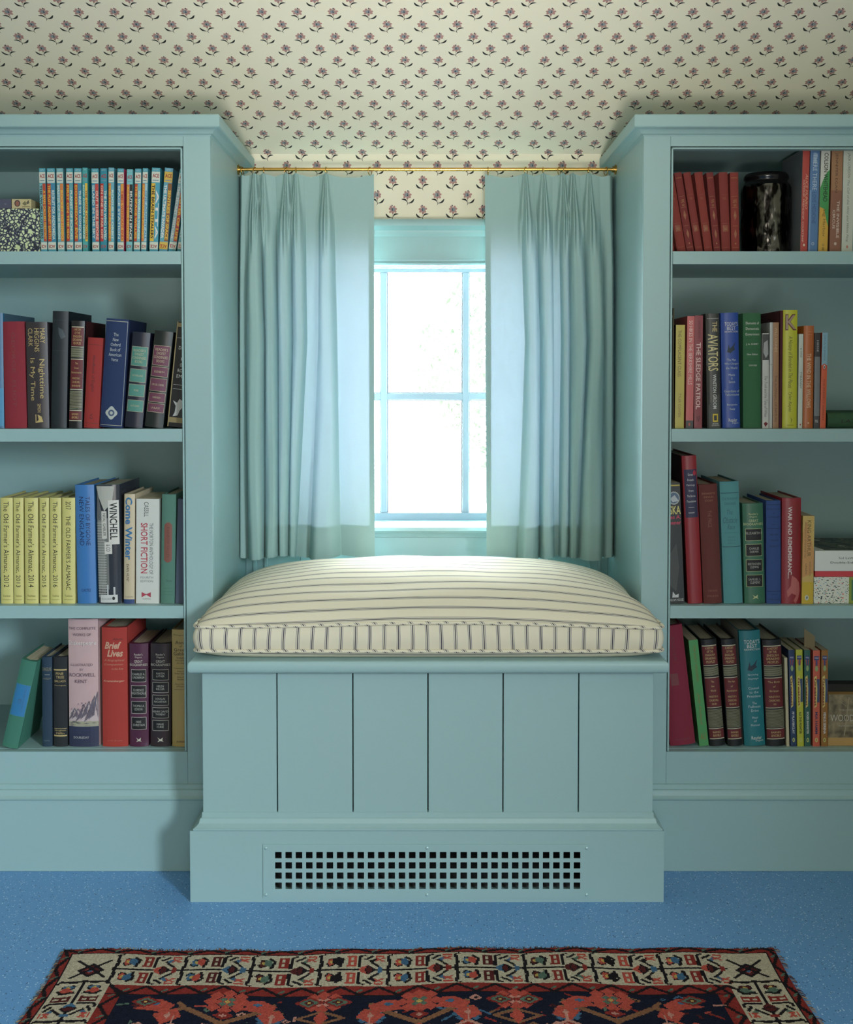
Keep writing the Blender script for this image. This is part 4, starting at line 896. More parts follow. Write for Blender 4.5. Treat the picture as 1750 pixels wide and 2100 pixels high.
B('R1', 1646, 1746, 112, 1666, (206, 212, 196), 'off-white paperback at the right end of the top right shelf', [V('JACK LONDON', .35, .65, .72, .96, (100, 100, 90), shear=.2), V('The Call of the Wild and White Fang', .35, .6, .1, .7, (120, 124, 110), shear=.3), E(.4, .6, .04, .07, (200, 130, 110))], hard=False, cloth=False, dp=.14)

# ---- second right shelf
B('R2', 60, 145, 142, 62, (28, 28, 26), 'black book at the left end of the second right shelf', [R(.92, .99, 0, 1, (120, 110, 70)), R(.6, .8, .92, .94, (200, 190, 160))], cloth=False, dp=.15)
B('R2', 149, 233, 291, 160, (204, 186, 64), 'yellow paperback titled THE COMPLACENT CLASS', [V('THE COMPLACENT CLASS', .25, .62, .5, .95, (120, 104, 60)), V('TYLER COWEN', .35, .65, .11, .34, (150, 110, 70))], hard=False, cloth=False, left=(20, 20, 20), dp=.14)
B('R2', 248, 316, 212, 263, (222, 96, 92), 'slim coral paperback about hill hikes with white capitals', [V('50 HIKES IN THE BERKSHIRE HILLS', .25, .75, .39, .96, (244, 214, 204)), R(0, 1, 0, .07, (90, 88, 90)), E(.35, .6, .02, .05, (200, 90, 70))], hard=False, cloth=False, dp=.13)
B('R2', 322, 396, 206, 331, (150, 42, 54), 'crimson paperback titled THE SLEDGE PATROL', [V('HOWARTH', .4, .7, .8, .95, (90, 26, 36)), V('THE SLEDGE PATROL', .2, .75, .17, .76, (240, 200, 190), bold=.015), H('NP', .3, .75, .06, .11, (90, 26, 36))], hard=False, cloth=False, dp=.14)
av = [R(.1+.06*i, .13+.06*i, .955, .96, W_) for i in range(14)]
B('R2', 444, 570, 190, 428, (58, 60, 56), 'dark grey photo-spined hardback titled THE AVIATORS', av+[PG([(.1, .8), (.6, .7), (.5, .5), (.0, .55)], (90, 92, 86)), PG([(.1, .2), (.9, .3), (.9, .0), (.1, .0)], (84, 86, 82)), V('THE', .45, .8, .84, .93, (222, 200, 140), bold=.01), V('AVIATORS', .12, .85, .5, .82, (230, 214, 150), bold=.01), V('WINSTON GROOM', .42, .68, .17, .47, W_, bold=.01), R(.38, .76, .055, .125, (230, 196, 40)), R(.46, .68, .068, .112, (58, 60, 56)), H('NATIONAL', .36, .8, .035, .045, W_), H('GEOGRAPHIC', .3, .86, .02, .03, W_)], cloth=False, dp=.16)
def TBN(ts):
    p = [H("TODAY'S", .2, .95, .885, .92, W_), H('BEST', .33, .82, .85, .88, W_), H('NONFICTION', .2, .95, .828, .843, W_), PG([(.3, .66), (.42, .73), (.45, .69), (.62, .71), (.8, .75), (.7, .7), (.76, .68), (.6, .665), (.5, .65)], (34, 54, 70)),
         H('Reader', .33, .82, .055, .085, W_), H('Digest', .52, .9, .035, .052, W_)]
    for i, (s, t_) in enumerate(ts): p.append(H(s, .55-.036*len(s), .55+.036*len(s), t_-.009, t_+.012, (200, 214, 220)))
    return p
B('R2', 582, 743, 183, 564, (32, 76, 176), 'royal blue hardback anthology with white title', TBN([('The Men', .59), ('Who Changed', .555), ('the World', .52), ('Manis', .46), ('&', .43), ('Seton', .40), ('Guardians of', .32), ('Yellowstone', .29), ('Benjamin', .2), ('Ives', .165)]), cloth=False, dp=.15)
B('R2', 768, 930, 186, 766, (52, 116, 72), 'green cloth hardback on democratic government', RW([('Elements of', .8), ('Democratic', .8), ('Government', .85)], .05, .98, .925, .048, .022, W_)+[R(.02, .98, .78, .782, (30, 74, 46)), H('J. A. CORRY', .15, .85, .72, .74, W_), R(.02, .98, .685, .687, (30, 74, 46)), H('New Edition', .2, .8, .635, .652, W_), R(.02, .98, .59, .592, (30, 74, 46)), H('OXFORD', .3, .75, .54, .553, W_)], right=(40, 18, 22), dp=.17)
B('R2', 936, 995, 366, 938, (206, 206, 200), 'short white paperback with small black and white photo on spine', [R(0, 1, .72, .99, (70, 72, 72)), PG([(.2, .9), (.8, .93), (.9, .78), (.5, .74), (.1, .8)], (170, 172, 170)), V('The Truth and the Tales of White', .3, .75, .12, .55, (110, 112, 106), shear=.3), PG([(.2, .05), (.5, .015), (.85, .05), (.5, .07)], (130, 20, 40))], hard=False, cloth=False, dp=.12)
B('R2', 998, 1026, 268, 1004, (196, 200, 196), 'very thin white booklet between photo spine and tan book', [R(.2, .8, .6, .603, K)], hard=False, cloth=False, dp=.13)
B('R2', 1029, 1083, 268, 1032, (176, 126, 84), 'slim tan paperback with pale vertical lettering, second right shelf', [V('WILD SOUNDS', .3, .7, .72, .95, (220, 190, 150)), V('THE ALMANAC OF NATURE', .3, .7, .06, .5, (120, 80, 50))], hard=False, cloth=False, dp=.13)
B('R2', 1086, 1113, 162, 1098, (84, 20, 30), 'dark maroon book pressed against the large yellow book', [], cloth=True, dp=.15)
B('R2', 1117, 1250, 158, 1124, (206, 206, 40), 'large bright yellow book with a big patterned K on top', [H('K', .15, .95, .83, .965, (120, 60, 50), bold=.04), H('K', .2, .9, .838, .957, (176, 150, 130), bold=.0), V('A History of Branded in The Places', .3, .65, .34, .78, (90, 96, 30), shear=.3), V('Tyler Keyes', .35, .62, .14, .31, (90, 96, 30), shear=.3), PG([(.5, .1), (.65, .07), (.55, .04), (.6, .07)], (90, 96, 30)), R(.3, .75, .025, .028, (90, 96, 30))], hard=True, cloth=False, dp=.17)
B('R2', 1256, 1296, 372, 1266, (206, 216, 204), 'thin pale green paperback right of the large yellow book', [V('& SONS', .3, .7, .75, .85, (90, 110, 90)), V('TYRANNY', .3, .7, .42, .6, (50, 60, 50)), E(.35, .65, .03, .05, (180, 60, 60))], hard=False, cloth=False, dp=.12)
B('R2', 1300, 1394, 298, 1311, (196, 100, 40), 'orange cloth-bound classic with ribbon marker and white capitals', [V('THE WIND IN THE WILLOWS', .32, .72, .2, .73, (236, 196, 160), bold=.01), R(.4, .85, .94, .944, (220, 140, 80)), R(.4, .8, .91, .914, (220, 140, 80)), E(.42, .6, .045, .06, (236, 196, 160))], cloth=False, dp=.13)
B('R2', 1398, 1449, 362, 1409, (120, 124, 128), 'slim grey paperback with a black top and foot', [R(0, 1, .75, 1, (48, 46, 50)), V('HESSE', .35, .7, .8, .92, (190, 190, 190)), R(0, 1, 0, .13, (70, 70, 74)), H('FSG', .2, .7, .06, .09, W_)], hard=False, cloth=False, dp=.12)
B('R2', 1452, 1505, 360, 1474, (232, 90, 44), 'slim paperback, pale blue above and bright orange below', [R(0, 1, .66, 1, (130, 180, 200)), V('LEILA SLIMANI', .35, .6, .71, .97, (90, 130, 150)), E(.1, .9, .605, .675, (214, 70, 40)), E(.34, .66, .62, .665, W_), E(.42, .58, .625, .655, K), V('THE PERFECT NANNY', .35, .65, .08, .52, (150, 60, 40))], hard=False, cloth=False, dp=.12)

# ---- third right shelf
B('R3', 62, 244, 402, 20, (44, 46, 46), 'dark paperback with pink and yellow lettering at the left end, third right shelf', [E(.36, .96, .82, .93, (190, 196, 190)), E(.4, .92, .83, .92, (96, 120, 150)), PG([(.45, .87), (.7, .9), (.9, .85), (.6, .84)], (200, 206, 210)), H('ALASKA', -.18, .98, .74, .81, (232, 216, 120), bold=.02), H('James A.', .0, .98, .69, .735, (222, 60, 96), bold=.02), H('Michener', .0, .98, .655, .69, (222, 60, 96), bold=.02), PG([(.3, .4), (.7, .5), (.8, .3), (.6, .1), (.3, .15)], (78, 80, 78)), PG([(.42, .1), (.56, .07), (.72, .08), (.7, .05), (.38, .05)], (214, 216, 214)), H('RANDOM HOUSE', .12, .95, .02, .04, (214, 216, 214)), R(.2, .98, .975, .985, (214, 190, 70))], hard=False, cloth=False, dp=.14, wadj=-.001)
B('R3', 272, 408, 152, 214, (164, 30, 42), 'tallest red hardback on the right, with a navy title panel', [L(.12, .93, .585, .905, (48, 44, 84), (60, 50, 90)), E(.7, .92, .865, .9, (200, 40, 60))]+RW([('Great', .5), ('French', .6), ('Paintings', .8), ('from', .45), ('The Barnes', .8), ('Foundation', .85)], .16, .88, .88, .036, .015, W_)+[R(.3, .7, .65, .652, W_), H('KNOPF', .3, .7, .61, .62, W_)], cloth=False, left=(40, 12, 16), dp=.22, wadj=-.001)
B('R3', 413, 581, 408, 366, (112, 50, 44), 'dark brick cloth hardback with faint gold lettering', [H('BERNADETTE', .15, .85, .915, .93, (170, 110, 80)), H('DEVLIN', .25, .75, .885, .9, (170, 110, 80)), H('STORY', .28, .72, .855, .87, (170, 110, 80)), V('THE PRICE', .4, .6, .64, .78, (150, 84, 66)), H('VIKING', .25, .75, .1, .115, (150, 84, 66)), H('PRESS', .2, .8, .055, .07, (150, 84, 66))], dp=.17)
B('R3', 594, 767, 388, 556, (88, 160, 166), 'faded turquoise hardback with dark rules, worn at the head', [R(.02, .98, .905, .91, (40, 84, 96)), H('CATHERINE', .1, .9, .85, .87, (60, 120, 130)), H('DRINKER', .2, .8, .81, .83, (60, 120, 130)), H('The', .3, .6, .73, .77, (60, 120, 130), shear=.3), H('Obstacle', .1, .85, .66, .71, (60, 120, 130), shear=.3), H('Race', .3, .7, .61, .65, (60, 120, 130), shear=.3), R(.15, .85, .58, .582, (60, 120, 130)), H('FARRAR', .3, .7, .54, .552, (70, 130, 140)), H('STRAUS', .3, .7, .515, .527, (70, 130, 140)), H('GIROUX', .3, .7, .49, .502, (70, 130, 140)), R(.02, .98, .465, .47, (40, 84, 96))], dp=.17)
B('R3', 781, 968, 583, 760, (52, 116, 86), 'green hardback with four black name panels, third right shelf', BIO([('ELIZABETH I', ''), ('CHARLES', 'DARWIN'), ('BEETHOVEN', 'LUDWIG'), ('SAMUEL L.', 'CLEMENS')], (206, 214, 150)), cloth=False, dp=.15)
B('R3', 977, 1109, 557, 973, (50, 84, 154), 'blue cloth hardback with black rules, third right shelf', [R(.02, .98, .96, .964, (24, 36, 80)), H('Relationship', .05, .95, .91, .928, (30, 46, 96)), H('in', .42, .58, .875, .888, (30, 46, 96)), H('Civilization', .1, .9, .835, .852, (30, 46, 96)), H('Vol. V', .3, .7, .765, .78, (30, 46, 96)), R(.02, .98, .73, .734, (24, 36, 80)), H('BETTEN', .25, .8, .665, .68, (30, 46, 96)), H('WILLIAM', .25, .8, .61, .625, (30, 46, 96)), H('DURANT', .22, .82, .55, .568, (30, 46, 96)), R(.02, .98, .12, .124, (24, 36, 80)), H('SIMON', .3, .7, .085, .097, (30, 46, 96)), H('PUBLISHERS', .12, .9, .035, .05, (30, 46, 96))], dp=.15)
B('R3', 1112, 1286, 533, 1117, (162, 32, 44), 'red hardback titled WAR AND REMEMBRANCE with a pale figure below', [V('WAR AND REMEMBRANC...', .3, .5, .24, .92, (240, 222, 220), bold=.02), V('Herman Wouk', .72, .85, .6, .93, (140, 60, 40)), PG([(.5, .27), (.75, .24), (.9, .2), (.95, .12), (.85, .05), (.7, .0), (.6, .03), (.75, .08), (.5, .1), (.3, .06), (.25, .12), (.45, .17)], (206, 104, 100))], cloth=False, dp=.16)
B('R3', 1289, 1393, 693, 1302, (222, 184, 96), 'short yellow-orange paperback beside the stacked boxes', [R(0, 1, 0, .25, (220, 184, 40)), PG([(0, .3), (1, .35), (1, .6), (.3, .95), (0, .8)], (222, 160, 90)), V('KING ARTHUR', .38, .72, .54, .95, (110, 90, 40)), V('AND HIS KNIGHTS OF THE ROUND TABLE', .15, .3, .52, .93, (130, 100, 60)), V('ROGER LANCELYN', .6, .75, .32, .48, (130, 100, 60)), V('GREEN', .25, .4, .34, .46, (130, 100, 60)), E(.25, .6, .04, .1, (210, 216, 200)), PG([(.4, .05), (.5, .07), (.48, .09), (.38, .08)], (40, 60, 90))], hard=False, cloth=False, dp=.13)

# ---- bottom right shelf
B('R4', 112, 344, 190, -12, (146, 30, 58), 'large crimson hardback leaning left at the end of the bottom right shelf', [V('DOVER', .5, .62, .7, .9, (120, 40, 54)), R(.3, .6, .5, .6, (130, 52, 60)), H('PANTHEON', .2, .8, .04, .055, (130, 60, 66))], dp=.20)
B('R4', 372, 458, 318, 272, (72, 160, 84), 'bright green paperback leaning left on the bottom right shelf', [V('THE JUICY CROSSING', .35, .65, .61, .95, (150, 110, 50)), V('Judy Holland', .3, .6, .2, .5, (160, 120, 60), shear=.3), H('AU', .2, .8, .06, .12, (160, 120, 60))], hard=False, cloth=False, dp=.14)
B('R4', 466, 609, 314, 384, (20, 22, 26), 'black and maroon gold-banded history volume marked with two stars', HIST(['The', 'New', 'World'], 2), cloth=False, group=hg, dp=.16)
B('R4', 628, 763, 312, 566, (20, 22, 26), 'black and maroon gold-banded history volume marked with three stars', HIST(['The Age', 'of', 'Revolution'], 3), cloth=False, group=hg, dp=.16)
B('R4', 780, 971, 234, 728, (24, 124, 134), 'teal hardback anthology with white title, tallest on the bottom right shelf', TBN([('Growing', .615), ('Anyways', .58), ('Counsel', .5), ('to the', .465), ('President', .43), ('The', .37), ('Fullness', .34), ('Drive', .305), ('Hour', .245), ('of', .215), ('Honour', .18)]), cloth=False, left=(140, 140, 130), dp=.16)
B('R4', 976, 1150, 322, 938, (20, 22, 26), 'black and maroon gold-banded history volume marked with one star', HIST(['The Birth', 'of', 'Britain'], 1), cloth=False, group=hg, dp=.16)
B('R4', 1153, 1181, 478, 1133, (200, 190, 152), 'very thin cream booklet beside the one-star history volume', [V('JOURNAL OF', .4, .7, .5, .65, (110, 100, 80))], hard=False, cloth=False, dp=.12)
def KID(base, name, dark):
    return [R(.15, .85, .9, .94, (40, 60, 130)), H('WORLD', .2, .8, .912, .93, W_), PG([(.2, .9), (.35, .9), (.4, .83), (.3, .85)], (190, 70, 70)), PG([(.8, .9), (.65, .9), (.6, .83), (.7, .85)], (190, 70, 70)), R(.4, .6, .84, .9, (60, 80, 140)), E(.28, .72, .78, .84, (150, 176, 110)),
            R(.5, .95, .46, .7, (60, 80, 120)), PG([(.15, .72), (.5, .74), (.62, .6), (.55, .42), (.2, .4), (.3, .55)], (226, 206, 110)), V('Greatest', .22, .52, .42, .71, (140, 40, 30), bold=.03), V(name, .32, .7, .13, .36, dark, bold=.02), E(.3, .72, .045, .09, (200, 206, 110)), E(.42, .6, .055, .08, base)]
kg = 'slim sports biography paperbacks on the bottom right shelf'
for (a, c, yt, xt, col, nm_, dk, lb) in [(1190, 1246, 408, 1170, (36, 62, 104), 'PF PLAYERCLAY', W_, 'slim navy paperback in the run of five children\'s biographies'), (1250, 1311, 406, 1236, (196, 198, 44), 'ALI THE FIGHTER', (60, 60, 20), 'slim lime yellow children\'s biography paperback'),
                                         (1315, 1371, 408, 1312, (44, 100, 84), 'ROGER BANNISTER', W_, 'slim dark green children\'s biography paperback'), (1388, 1452, 412, 1391, (222, 96, 70), 'MIA HAMM', (40, 50, 100), 'slim coral children\'s biography paperback'), (1463, 1524, 408, 1466, (164, 108, 40), 'VENUS SERENA', W_, 'slim brown children\'s biography paperback, rightmost of the five')]:
    B('R4', a, c, yt, xt, col, lb, KID(col, nm_, dk), hard=False, cloth=False, group=kg, dp=.12)

# card tucked among the slim paperbacks
YR = YF+0.06
cx0, cx1 = WX(1350+1312*.22857, 1320, YR), WX(1350+1408*.22857, 1320, YR)
o = MB().add([(cx0, YR, WZ(1330, YR)), (cx1, YR, WZ(1335, YR)), (cx1, YR+.001, WZ(1305, YR)), (cx0, YR+.001, WZ(1289, YR)), (cx0, YR+.0012, WZ(1330, YR)), (cx1, YR+.0012, WZ(1335, YR)), (cx1, YR+.0022, WZ(1305, YR)), (cx0, YR+.0022, WZ(1289, YR))], [(0, 1, 2, 3), (4, 7, 6, 5), (0, 3, 7, 4), (1, 5, 6, 2), (3, 2, 6, 7), (0, 4, 5, 1)]).build('bookmark_card', mat('card', (128, 116, 88), 0.8))
tag(o, 'small brown card sticking up from the slim biography paperbacks', 'card')
# ribbon of the orange classic
x = WX(1652, 665, YF+.05); z = WZ(668, YF+.04)

# ================================================================== BOXES, JAR AND OTHER THINGS ON THE SHELVES
def obox(name, label, cat, x0, x1, y0, y1, z0, z1, m, prints=(), bevel=0.001, group=None, extra=None):
    r = empty(name, (x0, y0, z0)); tag(r, label, cat, group)
    o = MB().box(0, x1-x0, 0, y1-y0, 0, z1-z0).build('body', m, r, bevel=bevel)
    if prints: print_mesh('front_print', prints, lambda u, t, l: (u*(x1-x0), -l, t*(z1-z0)), r)
    return r
# speckled box, top left shelf
m, nt, b = node_mat('speckled_paper'); tc = nt.nodes.new('ShaderNodeTexCoord'); Lk = nt.links.new
v1 = nt.nodes.new('ShaderNodeTexVoronoi'); v1.inputs['Scale'].default_value = 150; v2 = nt.nodes.new('ShaderNodeTexVoronoi'); v2.inputs['Scale'].default_value = 60
v1.feature = v2.feature = 'DISTANCE_TO_EDGE'
nz = nt.nodes.new('ShaderNodeTexNoise'); nz.inputs['Scale'].default_value = 40
for n_ in (v1, v2, nz): Lk(tc.outputs['Object'], n_.inputs['Vector'])
r1 = nt.nodes.new('ShaderNodeValToRGB'); r1.color_ramp.elements[0].position = .10; r1.color_ramp.elements[0].color = lin((48, 52, 92)); r1.color_ramp.elements[1].position = .22; r1.color_ramp.elements[1].color = lin((206, 216, 170)); 
e = r1.color_ramp.elements.new(.02); e.color = lin((30, 36, 40))
Lk(v1.outputs['Distance'], r1.inputs[0])
r2 = nt.nodes.new('ShaderNodeValToRGB'); r2.color_ramp.elements[0].position = .28; r2.color_ramp.elements[0].color = (0, 0, 0, 1); r2.color_ramp.elements[1].position = .34; r2.color_ramp.elements[1].color = (1, 1, 1, 1); Lk(v2.outputs['Distance'], r2.inputs[0])
mr = nt.nodes.new('ShaderNodeMapRange'); mr.inputs['From Min'].default_value = .1; mr.inputs['From Max'].default_value = .1001
mx = nt.nodes.new('ShaderNodeMix'); mx.data_type = 'RGBA'; mx.inputs[7].default_value = lin((196, 210, 160)); Lk(r2.outputs[0], mx.inputs[0]); Lk(r1.outputs[0], mx.inputs[6]); Lk(mx.outputs[2], b.inputs['Base Color']); b.inputs['Roughness'].default_value = .6
YL = YF+0.04; zA = SHZ[0]+0.0003; zB = WZ(427.5, YL)
obox('patterned_box', 'box covered in cream and indigo speckled paper, at the left of the top shelf', 'box', -1.02, WX(80.5, 470, YL), YL, YL+0.15, zA, zB, m)
zC_ = WZ(407.5, YL)
obox('dark_box', 'small plum-grey box resting on the speckled box, cut by the frame edge', 'box', -1.0, WX(22, 415, YL), YL+.002, YL+0.12, zB+.0003, zC_, mat('plum_grey', (74, 76, 96), .6), [H('W.', .9, .93, .35, .55, (140, 140, 150))])
xa, xb = WX(22.5, 415, YL), WX(63, 415, YL)
obox('card_box', 'small tan printed box with a round portrait, resting on the speckled box', 'box', xa+.0004, xb, YL+.002, YL+0.12, zB+.0003, zC_-.0003, mat('tan_card', (186, 172, 128), .7), [E(.1, .5, .1, .98, (206, 190, 150)), E(.15, .45, .18, .9, (70, 50, 46)), E(.2, .4, .25, .8, (160, 96, 78)), PG([(.55, .5), (.7, .8), (.78, .4), (.68, .3)], (120, 116, 80)), PG([(.75, .6), (.88, .9), (.92, .55), (.8, .45)], (100, 98, 74)), R(.55, .95, .15, .22, (120, 116, 80))])
# puzzle boxes, third right shelf
YP = YF+0.024
m, nt, b = node_mat('confetti_paper'); tc = nt.nodes.new('ShaderNodeTexCoord'); Lk = nt.links.new
mp = nt.nodes.new('ShaderNodeMapping'); mp.inputs['Scale'].default_value = (1, 1, 1.6); mp.inputs['Rotation'].default_value = (0, .5, 0)
wp = nt.nodes.new('ShaderNodeTexNoise'); wp.inputs['Scale'].default_value = 90
ad = nt.nodes.new('ShaderNodeMixRGB'); ad.blend_type = 'ADD'; ad.inputs[0].default_value = .015
v1 = nt.nodes.new('ShaderNodeTexVoronoi'); v1.inputs['Scale'].default_value = 190
Lk(tc.outputs['Object'], mp.inputs[0]); Lk(mp.outputs[0], wp.inputs['Vector']); Lk(mp.outputs[0], ad.inputs[1]); Lk(wp.outputs['Color'], ad.inputs[2]); Lk(ad.outputs[0], v1.inputs['Vector'])
lt = nt.nodes.new('ShaderNodeMath'); lt.operation = 'LESS_THAN'; lt.inputs[1].default_value = .36; Lk(v1.outputs['Distance'], lt.inputs[0])
sp = nt.nodes.new('ShaderNodeSeparateColor'); Lk(v1.outputs['Color'], sp.inputs[0])
rp = nt.nodes.new('ShaderNodeValToRGB'); rp.color_ramp.interpolation = 'CONSTANT'; cols_ = [(60, 64, 90), (120, 140, 130), (206, 110, 96), (70, 90, 84), (150, 180, 196), (40, 44, 60)]
rp.color_ramp.elements[0].color = lin(cols_[0]); rp.color_ramp.elements[1].position = .9; rp.color_ramp.elements[1].color = lin(cols_[5])
for i in range(1, 5): e = rp.color_ramp.elements.new(i*.18); e.color = lin(cols_[i])
Lk(sp.outputs[0], rp.inputs[0])
mx = nt.nodes.new('ShaderNodeMix'); mx.data_type = 'RGBA'; mx.inputs[6].default_value = lin((214, 216, 204)); Lk(lt.outputs[0], mx.inputs[0]); Lk(rp.outputs[0], mx.inputs[7]); Lk(mx.outputs[2], b.inputs['Base Color'])
CONF = m
xq0 = WX(1669.5, 1210, YP); z0 = SHZ[2]+.0003; z1 = WZ(1183.5, YP)
xq1 = xq0+0.30
pb = obox('patterned_box', 'white box with small colourful birds and leaves, lowest of the stack', 'box', xq0, xq1, YP, YP+0.2, z0, z1, CONF, [PG([((1742-1669.5)/1000/.30*1.01, 0), (1, 0), (1, 1), ((1742-1669.5)/1000/.30*1.01, 1)], (150, 170, 60)), R(.262, 1, .12, .9, (60, 130, 90))])
zz = z1+.0003; z2 = WZ(1171.5, YP); z3 = WZ(1130, YP)
r = empty('puzzle_box', (WX(1672, 1160, YP), YP+.001, zz)); tag(r, 'white lidded box with red base and black lettering, top of the stack', 'box')
MB().box(.0012, .26, .002, .198, 0, z2-zz+.006).build('base', mat('red_card', (200, 62, 70), .5), r, bevel=.0008)
m, nt, b = node_mat('lid_photo'); tc = nt.nodes.new('ShaderNodeTexCoord'); Lk = nt.links.new
mp = nt.nodes.new('ShaderNodeMapping'); mp.inputs['Scale'].default_value = (20, 14, 1); nz = nt.nodes.new('ShaderNodeTexNoise'); nz.inputs['Scale'].default_value = 1.4; nz.inputs['Detail'].default_value = 4
Lk(tc.outputs['Object'], mp.inputs[0]); Lk(mp.outputs[0], nz.inputs['Vector']); rp = nt.nodes.new('ShaderNodeValToRGB'); rp.color_ramp.interpolation = 'CONSTANT'
rp.color_ramp.elements[0].color = lin((34, 38, 34)); rp.color_ramp.elements[1].position = .62; rp.color_ramp.elements[1].color = lin((176, 178, 156)); e = rp.color_ramp.elements.new(.45); e.color = lin((92, 96, 76)); e = rp.color_ramp.elements.new(.53); e.color = lin((54, 56, 46))
Lk(nz.outputs[0], rp.inputs[0]); Lk(rp.outputs[0], b.inputs['Base Color'])
lh = z3-z2
MB().box(0, .2612, 0, .2, z2-zz, z3-zz).build('lid', mat('white_card', (216, 220, 216), .5), r, bevel=.001)
MB().add([(.024, .012, z3-zz+.0002), (.255, .012, z3-zz+.0002), (.255, .194, z3-zz+.0002), (.006, .194, z3-zz+.0002)], [(0, 1, 2, 3)]).build('lid_picture', m, r)
print_mesh('front_print', [H('Sol LeWitt', .19, .345, .60, .70, K), H('Double-Sided Puzzle', .125, .46, .38, .48, K)], lambda u, t, l: (u*.2612, -l, z2-zz+t*lh), r)
# picture boxes, bottom right shelf
YQ = YF+0.035
xw = WX(1699, 1480, YQ); zt1 = WZ(1424, YQ)
r = empty('photo_box', (xw, YQ, SHB+.0003)); tag(r, 'flat brown box lettered WOOD on a bark photograph, bottom right shelf', 'box')
hh = zt1-SHB-.0003; wv = .22
MB().box(0, wv, 0, .022, 0, hh).build('body', mat('tan_wood', (176, 140, 84), .6, 0, .1, 40, .1), r, bevel=.0008)
m, nt, b = node_mat('bark_photo'); tc = nt.nodes.new('ShaderNodeTexCoord'); nz = nt.nodes.new('ShaderNodeTexNoise'); nz.inputs['Scale'].default_value = 55; nz.inputs['Detail'].default_value = 8
nt.links.new(tc.outputs['Object'], nz.inputs['Vector']); rp = nt.nodes.new('ShaderNodeValToRGB'); rp.color_ramp.elements[0].position = .35; rp.color_ramp.elements[0].color = lin((84, 74, 54)); rp.color_ramp.elements[1].position = .65; rp.color_ramp.elements[1].color = lin((146, 132, 102))
nt.links.new(nz.outputs[0], rp.inputs[0]); nt.links.new(rp.outputs[0], b.inputs['Base Color'])
MB().box(0, wv, -.0008, .0, .018, hh).build('photo_panel', m, r)
wc = (206, 200, 180)
pr = [H('WOODS', .02, .28, .48, .61, wc, bold=-.005), H('THE COMPLETE GUIDE', .1, .4, .69, .71, wc), H('REFERENCE GUIDE', .1, .36, .38, .40, wc), PG([(.19, .95), (.2, .95), (.16, .2), (.15, .2)], (170, 156, 120)), PG([(.195, .6), (.2, .6), (.13, .45), (.125, .45)], (170, 156, 120)), PG([(.09, .9), (.17, .78), (.168, .77), (.088, .89)], (160, 148, 112))]
print_mesh('front_print', pr, lambda u, t, l: (u*wv, -.0008-l, t*hh), r)
B_ = empty('book', (WX(1697, 1410, YF+.06), YF+.06, SHB+.0003)); tag(B_, 'black oblong book standing behind the brown bark box', 'book')
MB().box(0, .25, 0, .03, 0, WZ(1403, YF+.06)-SHB).build('cover', mat('black_cloth', (30, 30, 28), .7), B_, bevel=.001)
MB().box(.003, .247, .002, .028, WZ(1403, YF+.06)-SHB-.0028, WZ(1403, YF+.06)-SHB-.0002).build('pages', mat('black_pages', (36, 35, 32), .8), B_)
# green book lying flat
YG = YF+0.04; zg0 = SHZ[1]+.0003; hg_ = WZ(846, YG)-zg0
r = empty('book', (WX(1698, 862, YG), YG, zg0)); tag(r, 'dark green hardback lying flat, spine outward, second right shelf', 'book')
n = 10; prof = []
for i in range(n+1):
    a = -math.pi/2+math.pi*i/n; prof.append((.007-.007*math.cos(a), hg_/2+hg_/2*math.sin(a)))
poly = prof+[(.16, hg_), (.16, hg_-.003), (.012, hg_-.003), (.012, .003), (.16, .003), (.16, 0)]
k = len(poly); vs = [(0, y, z) for y, z in poly]+[(.24, y, z) for y, z in poly]
MB().add(vs, [(i, (i+1) % k, (i+1) % k+k, i+k) for i in range(k)]+[tuple(range(k)), tuple(range(2*k-1, k-1, -1))]).build('cover', mat('cloth_green', (40, 78, 50), .7, 0, .3, 1600), r, smooth=.5)
MB().box(.004, .236, .0125, .157, .0033, hg_-.0033).build('pages', PAGES, r)
def gs(u, t, l):
    a = math.asin(max(-1, min(1, 2*t-1))); return (u*.24, .007-.007*math.cos(a)-l, t*hg_)
print_mesh('spine_print', [H('LATE & EARLY', .115, .6, .34, .56, (16, 26, 20), shear=.2)], gs, r, .0004)
# ribbon marker of the orange classic
# mercury glass jar
m, nt, b = node_mat('dark_mercury_glass'); b.inputs['Base Color'].default_value = lin((60, 56, 52)); b.inputs['Metallic'].default_value = 1; b.inputs['Roughness'].default_value = .16
tc = nt.nodes.new('ShaderNodeTexCoord'); mp = nt.nodes.new('ShaderNodeMapping'); mp.inputs['Scale'].default_value = (1, 1, .45); vz = nt.nodes.new('ShaderNodeTexVoronoi'); vz.inputs['Scale'].default_value = 130; vz.feature = 'SMOOTH_F1'; bp = nt.nodes.new('ShaderNodeBump'); bp.inputs['Strength'].default_value = .5; bp.inputs['Distance'].default_value = .003
nt.links.new(tc.outputs['Object'], mp.inputs[0]); nt.links.new(mp.outputs[0], vz.inputs['Vector']); nt.links.new(vz.outputs['Distance'], bp.inputs['Height']); nt.links.new(bp.outputs[0], b.inputs['Normal'])
nz = nt.nodes.new('ShaderNodeTexNoise'); nz.inputs['Scale'].default_value = 60; rp = nt.nodes.new('ShaderNodeValToRGB'); rp.color_ramp.elements[0].position = .45; rp.color_ramp.elements[0].color = lin((26, 24, 22)); rp.color_ramp.elements[1].position = .6; rp.color_ramp.elements[1].color = lin((112, 108, 102))
nt.links.new(mp.outputs[0], nz.inputs['Vector']); nt.links.new(nz.outputs[0], rp.inputs[0]); nt.links.new(rp.outputs[0], b.inputs['Base Color'])
YJ = YF+.11
